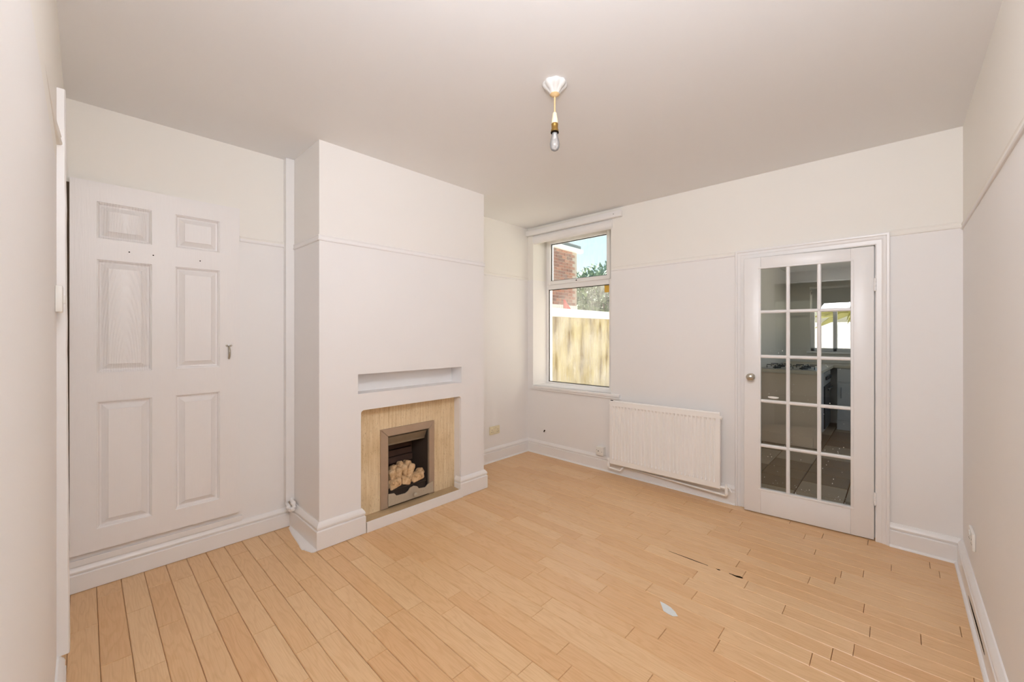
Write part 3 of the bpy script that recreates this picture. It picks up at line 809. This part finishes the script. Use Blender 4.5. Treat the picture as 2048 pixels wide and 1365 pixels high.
# ------------------------------------------------------------------ glazed kitchen door, a little ajar
ANG = math.radians(5.0)
DW, DH, DT = .745, 1.918, .036
d1 = thing('door_1', 'white fifteen-pane glazed door standing slightly ajar', 'door', (-.109, YB - .010, .007), ANG, kind='structure')
def dbox(name, x0, x1, y0, y1, z0, z1, mat='gloss', b=.0025, parent=d1):
    return obj(name, box_bm(-x1, -x0, y0, y1, z0, z1, b), mat, parent, local=True, smooth=35)     # x measured from the hinge towards the latch
GX0, GX1, GZ0, GZ1 = .118, .636, .185, 1.832
dbox('hinge_stile', 0, GX0, 0, DT, 0, DH); dbox('latch_stile', GX1, DW, 0, DT, 0, DH)
dbox('top_rail', GX0, GX1, 0, DT, GZ1, DH); dbox('bottom_rail', GX0, GX1, 0, DT, 0, GZ0)
BW = .023
pw = (GX1 - GX0 - 2 * BW) / 3; ph = (GZ1 - GZ0 - 4 * BW) / 5
def bar_bm(a0, a1, vertical, u0, u1):
    bm = bmesh.new(); y_ = [(0, .002), (BW * .18, -.003 + .003), (BW * .5, -.0), (BW * .82, .0), (BW, .002)]
    prof = [(0, .010), (BW * .30, .003), (BW * .70, .003), (BW, .010), (BW, .026), (BW * .7, .033), (BW * .3, .033), (0, .026)]
    if vertical: loft(bm, [[(-(u0 + p[0]), p[1], z) for p in prof] for z in (a0, a1)])
    else: loft(bm, [[(-x, p[1], u0 + p[0]) for p in prof] for x in (a0, a1)])
    return bm
for k in (1, 2): obj('upright_bar', bar_bm(GZ0, GZ1, True, GX0 + k * pw + (k - 1) * BW, 0), 'gloss', d1, local=True)
for k in range(1, 5): obj('cross_bar', bar_bm(GX0, GX1, False, GZ0 + k * ph + (k - 1) * BW, 0), 'gloss', d1, local=True)
pane_me = None
for i in range(3):
    for j in range(5):
        a = GX0 + i * (pw + BW); b_ = GZ0 + j * (ph + BW)
        if pane_me is None:
            o = obj('pane', box_bm(-a - pw - .004, -a + .004, .016, .019, b_ - .004, b_ + ph + .004), 'pane_door', d1, local=True); pane_me = o
        else:
            o = pane_me.copy(); COL.objects.link(o); o.parent = d1
            o.location = (-a - pw / 2, .0175, b_ - .004)
# bead round the whole glazed area
for a in ((GX0 - .016, GX1 + .016, GZ0 - .016, GZ0), (GX0 - .016, GX1 + .016, GZ1, GZ1 + .012), (GX0 - .016, GX0, GZ0, GZ1), (GX1, GX1 + .012, GZ0, GZ1)):
    dbox('bead', a[0], a[1], -.003, .006, a[2], a[3], b=.002)
# paint spatter left on the panes
bm = bmesh.new()
for k in range(90):
    i, j = rnd.randrange(3), rnd.choice((0, 0, 0, 1, 1, 2, 3))
    cx = GX0 + i * (pw + BW) + rnd.uniform(.008, pw - .008); cz = GZ0 + j * (ph + BW) + (rnd.uniform(.005, ph - .01) if rnd.random() < .5 else abs(rnd.gauss(0, .035)) + .004)
    cz = min(cz, GZ0 + j * (ph + BW) + ph - .005)
    r = rnd.uniform(.0010, .0028)
    ring = [(-cx + r * math.cos(q), .0155, cz + r * math.sin(q) * rnd.uniform(.8, 1.8)) for q in [k2 * math.pi / 3 for k2 in range(6)]]
    loft(bm, [ring, [(p[0], .0162, p[2]) for p in ring]])
for (cx, cz, w, h_) in ((.558, GZ0 + 2 * (ph + BW) + .022, .036, .009),):
    ring = [(-cx + w * math.cos(q), .0153, cz + h_ * math.sin(q) * (1.2 if q > 3.1 else .6)) for q in [k2 * math.pi / 6 for k2 in range(12)]]
    loft(bm, [ring, [(p[0], .0162, p[2]) for p in ring]])
o = obj('paint_spatter', bm, 'spatter', d1, local=True); o['kind'] = 'stuff'
# knob
bm = bmesh.new(); lathe(bm, [(.026, 0), (.026, -.004), (.022, -.008), (.012, -.010), (.010, -.028), (.014, -.034), (.026, -.042), (.0285, -.052), (.024, -.062), (.012, -.068), (.001, -.069)], (-(DW - .048), 0, 1.020), 'Y', 28)
obj('knob', bm, 'chrome', d1, local=True, smooth=45)['label'] = 'brushed steel knob'
# hinges on the room side
for z in (1.665, .270):
    bm = bmesh.new(); lathe(bm, [(.0065, -.042), (.0075, -.040), (.0075, -.014), (.0068, -.013), (.0075, -.012), (.0075, .012), (.0068, .013), (.0075, .014), (.0075, .040), (.0065, .042)], (.004, -.006, z), 'Z', 12)
    obj('hinge', bm, 'gloss', d1, local=True, smooth=40)
# architrave and lining
ar_prof = [(0, 0), (0, .012), (.006, .016), (.014, .015), (.030, .015), (.036, .020), (.050, .022), (.056, .028), (.066, .028), (.070, .024), (.070, 0)]
bm = bmesh.new()
AX0, AX1, AZ = -.858, -.1035, 1.931
rings = []
for (x, z, mx, mz) in ((AX0, 0, -1, 0), (AX0, AZ, -1, 1), (AX1, AZ, 1, 1), (AX1, 0, 1, 0)):
    rings.append([(x + mx * d, YB - h, z + mz * d) for d, h in ar_prof])
loft(bm, rings)
struct('trim_12', bm, 'gloss', 'white moulded architrave round the glazed door', 'architrave', smooth=35)
bm = bmesh.new()
for a in ((DX0 - .0, DX0 + .012, 0, DZ1), (DX1 - .004, DX1 + .0, 0, DZ1), (DX0, DX1, DZ1 - .008, DZ1)): bm_box(bm, a[0], a[1], YB - .001, YB + .2, a[2], a[3])
for a in ((DX0 + .012, DX0 + .03, 0, DZ1), (DX1 - .02, DX1 - .004, 0, DZ1)): bm_box(bm, a[0], a[1], YB + .05, YB + .2, a[2], a[3])
struct('trim_13', bm, 'gloss', 'white lining inside the kitchen doorway', 'door lining')

# ------------------------------------------------------------------ sockets, switch, cable stub
sk = thing('telephone_socket', 'square white telephone socket on the skirting beside the radiator', 'socket', (-2.13, YB, .15))
obj('box', box_bm(-2.178, -2.094, YB - .048, YB, .148, .232, .005), 'white_plastic', sk, smooth=40)
for (x, z, r) in ((-2.150, .190, .005), (-2.168, .200, .0025), (-2.112, .186, .0025)):
    bm = bmesh.new(); lathe(bm, [(r, 0), (r * .8, -.002)], (x, YB - .048, z), 'Y', 10); obj('hole', bm, 'dark', sk)
def double_socket(name, label, face, c, z, mat):
    """face: 'L' on the left wall, 'R' on the right wall; c: centre along y."""
    s = 1 if face == 'L' else -1; X0 = XL if face == 'L' else XR
    t = thing(name, label, 'socket', (X0, c, z - .043))
    obj('plate', box_bm(X0, X0 + s * .012, c - .073, c + .073, z - .043, z + .043, .004), mat, t, smooth=40)
    for k in (-1, 1):
        obj('rocker', box_bm(X0 + s * .012, X0 + s * .0165, c + k * .012 - .006, c + k * .012 + .006, z + .016, z + .034, .0015), mat, t, smooth=40)
        for (dy, dz, w, h_) in ((0, .012, .004, .008), (-.011, -.010, .007, .004), (.011, -.010, .007, .004)):
            obj('pin_slot', box_bm(X0 + s * .0115, X0 + s * .0125, c + k * .042 + dy - w / 2, c + k * .042 + dy + w / 2, z + dz - h_ / 2 - .006, z + dz + h_ / 2 - .006), 'dark', t)
    return t
double_socket('double_socket', 'yellowed double socket in the recess beside the window', 'L', 3.012, .326, 'cream_plastic')
double_socket('double_socket', 'white double socket low on the bare wall', 'R', 3.09, .318, 'white_plastic')
lsw = thing('light_switch', 'white light switch beside the rough-edged post', 'light switch', (-2.16, YN, 1.42))
obj('box', box_bm(-2.205, -2.12, YN, YN + .018, 1.427, 1.521, .004), 'white_plastic', lsw, smooth=40)
obj('rocker', box_bm(-2.170, -2.155, YN + .018, YN + .024, 1.458, 1.488, .002), 'white_plastic', lsw, smooth=40)
cb = thing('cable_stub', 'short dark cable end poking from the wall under the window', 'cable', (-2.865, YB, .26))
bm = bmesh.new(); tube(bm, [(-2.865, YB + .01, .268), (-2.866, YB - .008, .270), (-2.867, YB - .014, .262), (-2.867, YB - .015, .252)], [.006, .007, .006, .004], 8); obj('cable', bm, 'dark', cb, smooth=50)
bm = bmesh.new(); lathe(bm, [(.013, 0), (.011, -.002)], (-2.862, YB, .268), 'Y', 12); obj('filler', bm, 'wall', cb)

# split along the right skirting
bm = bmesh.new()
pts = [(3.02, .052), (2.90, .060), (2.70, .066), (2.52, .060), (2.50, .054), (2.70, .050), (2.90, .047)]
loft(bm, [[(XR - .0235, y, z) for y, z in pts], [(XR - .0250, y, z) for y, z in pts]])
o = obj('crack', bm, 'dark', bpy.data.objects['baseboard_right']); o['label'] = 'dark split in the skirting'

# ------------------------------------------------------------------ pendant lamp
LX, LY = -1.212, 1.580
pl = thing('pendant_lamp', 'bare bulb pendant with white ceiling rose and gold flex', 'pendant lamp', (LX, LY, 2.25))
bm = bmesh.new(); seg = 48; rings = []
for r, z, lob in ((.056, ZC, .10), (.058, ZC - .008, .12), (.054, ZC - .018, .16), (.046, ZC - .026, .20), (.036, ZC - .034, .16), (.028, ZC - .044, .06), (.022, ZC - .052, .0)):
    rings.append([(LX + r * (1 + lob * (abs(math.cos(4 * a)) - .5)) * math.cos(a), LY + r * (1 + lob * (abs(math.cos(4 * a)) - .5)) * math.sin(a), z) for a in [2 * math.pi * k / seg for k in range(seg)]])
loft(bm, rings); rose = obj('ceiling_rose', bm, 'rose', pl, smooth=50)
bm = bmesh.new(); lathe(bm, [(.022, ZC - .050), (.024, ZC - .055), (.014, ZC - .062), (.007, ZC - .066)], (LX, LY, 0), 'Z', 20); obj('rose_collar', bm, 'flex', rose, smooth=45)
bm = bmesh.new(); tube(bm, [(LX, LY, ZC - .06), (LX, LY, 2.42)], .0038, 8); obj('flex', bm, 'flex', pl, smooth=60)
bm = bmesh.new(); lathe(bm, [(.006, 2.432), (.010, 2.428), (.013, 2.405), (.0155, 2.392), (.0155, 2.376)], (LX, LY, 0), 'Z', 20)
hd_ = obj('lamp_holder', bm, 'cream_plastic', pl, smooth=45)
bm = bmesh.new(); lathe(bm, [(.0155, 2.377), (.017, 2.374), (.016, 2.368), (.016, 2.350), (.0185, 2.346), (.0185, 2.338), (.015, 2.337)], (LX, LY, 0), 'Z', 20); obj('brass_shell', bm, 'brass', hd_, smooth=45)
bm = bmesh.new(); lathe(bm, [(.0145, 2.342), (.0150, 2.336), (.0195, 2.336), (.0195, 2.331), (.0145, 2.330)], (LX, LY, 0), 'Z', 20); obj('ring', bm, 'dark', hd_, smooth=45)
bm = bmesh.new(); lathe(bm, [(.0125, 2.336), (.013, 2.326), (.0155, 2.312), (.0205, 2.296), (.0238, 2.278), (.0228, 2.262), (.0170, 2.250), (.009, 2.245), (.001, 2.244)], (LX, LY, 0), 'Z', 28)
bulb = obj('bulb', bm, 'bulb_glass', pl, smooth=60)
bm = bmesh.new(); lathe(bm, [(.006, 2.335), (.005, 2.305), (.002, 2.300)], (LX, LY, 0), 'Z', 12); obj('stem', bm, 'white_plastic', bulb, smooth=50)

# ------------------------------------------------------------------ scrap of paper on the floor
bm = bmesh.new(); pts = [(-0.868, 1.999), (-0.842, 1.998), (-0.811, 1.991), (-0.782, 1.974), (-0.76, 1.952), (-0.777, 1.936), (-0.801, 1.936), (-0.826, 1.942)]
loft(bm, [[(x, y, .0008) for x, y in pts], [(x, y, .0018) for x, y in pts]])
tag(obj('paper_scrap', bm, 'paper'), 'torn pointed scrap of white paper lying on the boards', 'paper')

# ------------------------------------------------------------------ kitchen beyond the glazed door
KX0, KX1, KY0, KY1, KZ = -1.30, 1.3, YB + .20, 7.90, 2.35
KWX0, KWX1, KWZ0, KWZ1 = -1.0, 1.1, 1.08, 2.02
bm = bmesh.new(); wall_cells(bm, 'X', KX0 - .12, KX0, (KY0, KY1 + .2), (-.05, 5.2), []); struct('wall_kitchen_left', bm, 'k_wall', 'grey painted kitchen wall behind the hob', 'wall')
struct('wall_kitchen_dim_skin', box_bm(KX0 - .15, KX0 - .12, KY0 + .16, KY1 + .2, -.1, 5.2), 'wing', 'unseen grey skin added outside the kitchen wing to cut its bounced light', 'wall')  # added skin, grey to cut light bounced onto the window reveal
bm = bmesh.new(); wall_cells(bm, 'X', KX1, KX1 + .15, (KY0, KY1 + .2), (-.05, 5.2), [(4.5, 7.0, .85, 2.15)])  # opening added out of view to brighten the kitchen
struct('wall_kitchen_right', bm, 'k_wall', 'kitchen wall with an unseen side opening added to let in daylight', 'wall')
bm = bmesh.new(); wall_cells(bm, 'Y', KY1, KY1 + .2, (KX0, KX1), (-.05, 5.2), [(KWX0, KWX1, KWZ0, KWZ1)]); struct('wall_kitchen_back', bm, 'k_wall', 'far kitchen wall holding the small window', 'wall')
struct('ceiling_kitchen', box_bm(KX0, KX1, KY0, KY1, KZ, KZ + .1), 'k_wall', 'kitchen ceiling seen through the top panes', 'ceiling')
struct('roof_kitchen', box_bm(KX0 - .3, KX1 + .3, KY0, KY1 + .35, 5.2, 5.35), 'slate', 'slate roof over the kitchen wing', 'roof')
kf = tag(obj('floor_kitchen', box_bm(KX0, KX1, KY0 - .2, KY1, -.06, -.016), 'underlay'), 'brown tiled kitchen floor behind the glazed door', 'floor', kind='structure')
tile_me = {}
ts = .33
for i in range(8):
    for j in range(13):
        xa, ya = KX0 + i * ts, YB + .02 + j * ts
        if xa + ts > KX1 + .1 or ya + ts > KY1 + .1: continue
        k = 'k_tile_pale' if (i * 7 + j * 3) % 5 in (0, 2) else 'k_tile'
        if k not in tile_me:
            o = obj('tile', box_bm(xa + .004, xa + ts - .004, ya + .004, ya + ts - .004, -.016, -.004, .002, 1), k, kf); tile_me[k] = o
        else:
            o = tile_me[k].copy(); COL.objects.link(o); o.parent = kf
            o.location = Vector((xa + ts / 2, ya + ts / 2, -.016)) - kf.location
kw = thing('window_2', 'small bright kitchen window seen through the glazed door', 'window', ((KWX0 + KWX1) / 2, KY1, KWZ0), kind='structure')
for a in ((KWX0, KWX0 + .05, KWZ0, KWZ1), (KWX1 - .05, KWX1, KWZ0, KWZ1), (KWX0, KWX1, KWZ0, KWZ0 + .05), (KWX0, KWX1, KWZ1 - .05, KWZ1), (-.72, -.67, KWZ0, KWZ1), (-.05, .0, KWZ0, KWZ1)):
    obj('frame_bar', box_bm(a[0], a[1], KY1 + .06, KY1 + .12, a[2], a[3], .004), 'upvc', kw)
for a in ((KWX0 + .05, -.72), (-.67, -.05), (.0, KWX1 - .05)): obj('pane', box_bm(a[0], a[1], KY1 + .085, KY1 + .090, KWZ0 + .05, KWZ1 - .05), 'pane_clear', kw)
obj('sill', box_bm(KWX0 - .04, KWX1 + .04, KY1 - .06, KY1 + .06, KWZ0 - .03, KWZ0, .004), 'gloss', kw)
bl = thing('roller_blind', 'pale roller blind half drawn over the kitchen window', 'blind', (-.3, KY1 - .03, 1.70))
obj('fabric', box_bm(KWX0 + .03, KWX1, KY1 - .035, KY1 - .031, 1.74, 2.06), 'blind', bl)
bm = bmesh.new(); tube(bm, [(KWX0, KY1 - .04, 2.07), (KWX1, KY1 - .04, 2.07)], .022, 12); obj('roller', bm, 'upvc', bl, smooth=50)
obj('bottom_bar', box_bm(KWX0 + .03, KWX1, KY1 - .040, KY1 - .027, 1.728, 1.745, .003), 'upvc', bl)
# base run with its end panel towards the door, hob and cooker
CX1, CYE = -.655, 5.89
cu = thing('kitchen_cabinet', 'cream kitchen base unit with its end panel facing the glazed door', 'cabinet', (-.98, 6.2, 0))
obj('end_panel', box_bm(KX0, CX1 - .02, CYE + .02, CYE + .04, .0, .87), 'endpanel', cu)
obj('carcass', box_bm(KX0, CX1 - .04, CYE + .04, 6.45, .0, .87), 'endpanel', cu)
obj('door', box_bm(CX1 - .04, CX1 - .02, CYE + .05, 6.44, .14, .86, .003), 'cabinet', cu)
obj('plinth', box_bm(KX0, CX1 - .06, CYE - .0, CYE + .02, 0, .13, .004), 'endpanel', cu)
tag(obj('worktop', box_bm(KX0, CX1, CYE, KY1 - .02, .87, .908, .006), 'worktop'), 'beige worktop with the gas hob behind the glazed door', 'worktop')
ck = thing('oven', 'grey built-under oven with black knobs in the kitchen run', 'oven', (-.98, 6.78, 0))
obj('body', box_bm(KX0, CX1 - .03, 6.46, 7.06, .10, .868), 'cabinet', ck)
obj('oven_door', box_bm(CX1 - .03, CX1 - .01, 6.47, 7.05, .14, .68, .004), 'black', ck)
obj('control_panel', box_bm(CX1 - .03, CX1 - .01, 6.47, 7.05, .70, .86, .004), 'steel', ck)
for k in range(5):
    bm = bmesh.new(); lathe(bm, [(.022, 0), (.020, .02), (.001, .022)], (CX1 - .01, 6.54 + .11 * k, .78), 'X', 14); obj('knob', bm, 'black', ck, smooth=40)
bm = bmesh.new(); tube(bm, [(CX1 + .02, 6.52, .64), (CX1 + .02, 7.0, .64)], .010, 8); obj('handle', bm, 'black', ck, smooth=50)
hb_ = thing('gas_hob', 'gas hob with black pan supports on the beige worktop', 'hob', (-.98, 6.3, .908))
obj('plate', box_bm(-1.26, -.70, 5.99, 6.50, .908, .916, .003), 'steel', hb_)
for i in range(2):
    for j in range(2):
        cx, cy = -1.12 + i * .28, 6.12 + j * .25
        bm = bmesh.new(); lathe(bm, [(.045, .916), (.045, .930), (.030, .936), (.001, .936)], (cx, cy, 0), 'Z', 16); obj('burner', bm, 'black', hb_, smooth=40)
        bm = bmesh.new()
        for a in range(4):
            q = a * math.pi / 2; tube(bm, [(cx + .03 * math.cos(q), cy + .03 * math.sin(q), .955), (cx + .11 * math.cos(q), cy + .11 * math.sin(q), .955), (cx + .11 * math.cos(q), cy + .11 * math.sin(q), .916)], .006, 6)
        obj('pan_support', bm, 'black', hb_)
# grey base units opposite, under the window
for k in range(3):
    xa = -.62 + k * .60
    c_ = thing('base_unit', ['grey kitchen base unit next to the oven', 'grey kitchen base unit under the middle of the kitchen window', 'grey kitchen base unit furthest from the oven'][k], 'cabinet', (xa + .3, 7.6, 0), group='grey units under the kitchen window')
    obj('carcass', box_bm(xa, xa + .60, 7.34, KY1 - .01, .0, .87), 'cabinet', c_)
    d_ = obj('door', box_bm(xa + .006, xa + .594, 7.32, 7.34, .14, .66, .003), 'cabinet', c_)
    obj('drawer', box_bm(xa + .006, xa + .594, 7.32, 7.34, .68, .86, .003), 'cabinet', c_)
    bm = bmesh.new(); tube(bm, [(xa + .05, 7.305, .45), (xa + .05, 7.305, .60)], .006, 8); obj('handle', bm, 'steel', d_)
tag(obj('sink_worktop', box_bm(CX1 + .001, KX1 - .02, 7.30, KY1 - .02, .871, .909, .006), 'worktop'), 'beige worktop under the kitchen window', 'worktop')
# things hung on the kitchen's left wall
sb = thing('wall_conduit', 'thin dark cable and switch box on the kitchen wall', 'cable', (KX0, 5.4, 1.2))
for (ya, z0, z1) in ((5.15, 1.58, 1.86), (5.32, 1.50, 1.80), (5.55, 1.02, 1.50)):
    bm = bmesh.new(); tube(bm, [(KX0 + .006, ya, z0), (KX0 + .006, ya, z1)], .008, 6); obj('cable', bm, 'gasket', sb)
obj('switch_box', box_bm(KX0, KX0 + .03, 5.50, 5.60, 1.32, 1.42, .004), 'cream_plastic', sb)

# ------------------------------------------------------------------ front room behind the camera
struct('floor_front', box_bm(-3.3, 1.2, -3.9, YN - .12, -.06, -.004), 'underlay', 'floor of the front room behind the camera', 'floor')
struct('ceiling_front', box_bm(-3.3, 1.2, -3.9, YN - .12, ZC, ZC + .1), 'ceiling', 'ceiling of the front room behind the camera', 'ceiling')
struct('wall_front_left', box_bm(-3.42, -3.3, -3.9, YN - .12, -.05, ZC), 'wall', 'side wall of the front room behind the camera', 'wall')
bm = bmesh.new(); wall_cells(bm, 'Y', -4.02, -3.9, (-3.42, XR + T), (-.05, ZC), [(-1.6, .1, .95, 2.15)])
struct('wall_front_window', bm, 'wall', 'street wall of the front room behind the camera', 'wall')
fw = thing('window_3', 'front room window behind the camera', 'window', (-.75, -3.96, .95), kind='structure')
for a in ((-1.6, -1.54, .95, 2.15), (.04, .1, .95, 2.15), (-1.6, .1, .95, 1.01), (-1.6, .1, 2.09, 2.15), (-.78, -.72, .95, 2.15), (-1.6, .1, 1.72, 1.77)):
    obj('frame_bar', box_bm(a[0], a[1], -3.99, -3.93, a[2], a[3], .004), 'upvc', fw)

# ------------------------------------------------------------------ outside: side yard, boundary wall, neighbour's house, trees
struct('ground', box_bm(-30, 30, YB + .36, 40, -.30, -.10), 'paving', 'concrete yard outside the window', 'yard')
WBX = -4.20
bw = thing('boundary_wall', 'stained rendered boundary wall outside the window with white coping', 'boundary wall', (WBX - .1, 8, -.1))
obj('render', box_bm(WBX - .2, WBX, 3.0, 13.0, -.1, 1.645), 'render', bw)
obj('coping', box_bm(WBX - .24, WBX + .03, 3.0, 13.0, 1.645, 1.79, .01), 'coping', bw)
NX = -5.90
nh = thing('neighbour_house', 'red brick neighbouring house with white gutter beyond the boundary wall', 'house', (NX - 1.5, 7.0, -.1))
obj('wall_core', box_bm(NX - 3.0, NX - .010, 4.0, 8.62, -.1, 3.42), 'mortar', nh)
obj('white_band', box_bm(NX - 3.0, NX + .004, 4.0, 8.63, -.1, 2.06), 'coping', nh)
bme = None
for r in range(18):
    z = 2.065 + r * .075
    if z + .065 > 3.42: break
    for c in range(9):
        y = 6.74 + c * .225 + (.1125 if r % 2 else 0)
        y1 = min(y + .215, 8.62)
        if y1 - y < .2: continue
        if bme is None:
            bme = obj('brick', box_bm(NX - .10, NX, y, y + .215, z, z + .065, .004, 1), 'brick', nh)
        else:
            o = bme.copy(); COL.objects.link(o); o.parent = nh
            o.location = Vector((NX - .05 + rnd.uniform(-.002, .002), y + .1075, z)) - nh.location
obj('gutter', box_bm(NX - .02, NX + .11, 4.0, 8.75, 3.40, 3.50, .02), 'coping', nh)
bm = bmesh.new(); loft(bm, [[(NX + .06, 4.0, 3.50), (NX - 3.1, 4.0, 4.9), (NX - 3.1, 4.0, 5.0), (NX + .06, 4.0, 3.58)], [(NX + .06, 8.7, 3.50), (NX - 3.1, 8.7, 4.9), (NX - 3.1, 8.7, 5.0), (NX + .06, 8.7, 3.58)]])
obj('roof', bm, 'slate', nh)
bm = bmesh.new(); loft(bm, [[(-4.95, 6.72, -.1), (-4.95, 7.02, -.1), (-4.95, 6.98, 1.86), (-4.95, 6.74, 2.06)], [(-4.92, 6.72, -.1), (-4.92, 7.02, -.1), (-4.92, 6.98, 1.86), (-4.92, 6.74, 2.06)]])
tag(obj('red_board', bm, 'red'), 'pointed red board showing above the white coping outside', 'board')
def leaf_cloud(bm, c, rx, ry, rz, n, s, seed):
    R_ = random.Random(seed)
    for _ in range(n):
        while True:
            p = Vector((R_.uniform(-1, 1), R_.uniform(-1, 1), R_.uniform(-1, 1)))
            if p.length < 1: break
        p *= (.55 + .45 * R_.random()) / max(p.length, .25) * min(p.length + .25, 1)
        q = Vector(c) + Vector((p.x * rx, p.y * ry, p.z * rz))
        m = Matrix.Rotation(R_.uniform(0, 6.3), 3, 'Z') @ Matrix.Rotation(R_.uniform(-1.3, 1.3), 3, 'X')
        L = s * R_.uniform(.7, 1.3)
        vs_ = [bm.verts.new(q + m @ Vector(v)) for v in ((0, -L, 0), (L * .45, 0, L * .12), (0, L, 0), (-L * .45, 0, L * .12))]
        bm.faces.new(vs_)
def tree(name, label, x, y, h, rx, rz, n, s, seed, mat='leaf'):
    t = thing(name, label, 'tree', (x, y, -.1))
    bm = bmesh.new()
    tube(bm, [(x, y, -.1), (x + .1, y, h * .5), (x, y + .1, h)], [.16, .12, .04], 8)
    for k in range(5):
        a = k * 1.26; tube(bm, [(x + .08, y, h * .5), (x + rx * .6 * math.cos(a), y + rx * .6 * math.sin(a), h + rz * .3)], [.06, .015], 6)
    obj('trunk', bm, 'bark', t)
    bm = bmesh.new(); leaf_cloud(bm, (x, y, h), rx, rx, rz, n, s, seed); o = obj('foliage', bm, mat, t); o['kind'] = 'stuff'
    return t
tree('garden_tree', 'leafy green tree beyond the neighbouring house', -8.6, 14.6, 2.9, 1.8, 1.35, 4600, .11, 3)
tree('garden_tree', 'pale leafy tree further off behind the boundary wall', -6.9, 19.5, 2.6, 1.9, 1.2, 3600, .11, 4)
# garden beyond the kitchen window
gp = thing('palm_bush', 'yellow green spiky bush outside the kitchen window', 'bush', (-.55, 9.9, -.1))
bm = bmesh.new(); R_ = random.Random(5)
for k in range(70):
    a = R_.uniform(0, 6.3); e = R_.uniform(-.2, 1.2); L = R_.uniform(.5, .9)
    d = Vector((math.cos(a) * math.cos(e), math.sin(a) * math.cos(e), math.sin(e)))
    p0 = Vector((-.55, 9.9, 1.75)); s = d.cross(Vector((0, 0, 1))).normalized() * .022
    p1, p2 = p0 + d * L * .6, p0 + d * L - Vector((0, 0, L * .25))
    vs_ = [bm.verts.new(v) for v in (p0 - s * .5, p0 + s * .5, p1 + s, p2, p1 - s)]
    bm.faces.new(vs_)
obj('leaves', bm, 'palm', gp)
bm = bmesh.new(); tube(bm, [(-.55, 9.9, -.1), (-.55, 9.9, 1.78)], .07, 8); obj('stem', bm, 'bark', gp)
fn = thing('garden_fence', 'white garden fence outside the kitchen window', 'fence', (-.5, 12, -.1))
for k in range(22):
    xa = -4.0 + k * .30
    if k == 0: b0 = obj('board', box_bm(xa, xa + .285, 12.0, 12.03, -.1, 1.62, .004, 1), 'coping', fn)
    else:
        o = b0.copy(); COL.objects.link(o); o.parent = fn; o.location = Vector((xa + .1425, 12.015, -.1)) - fn.location
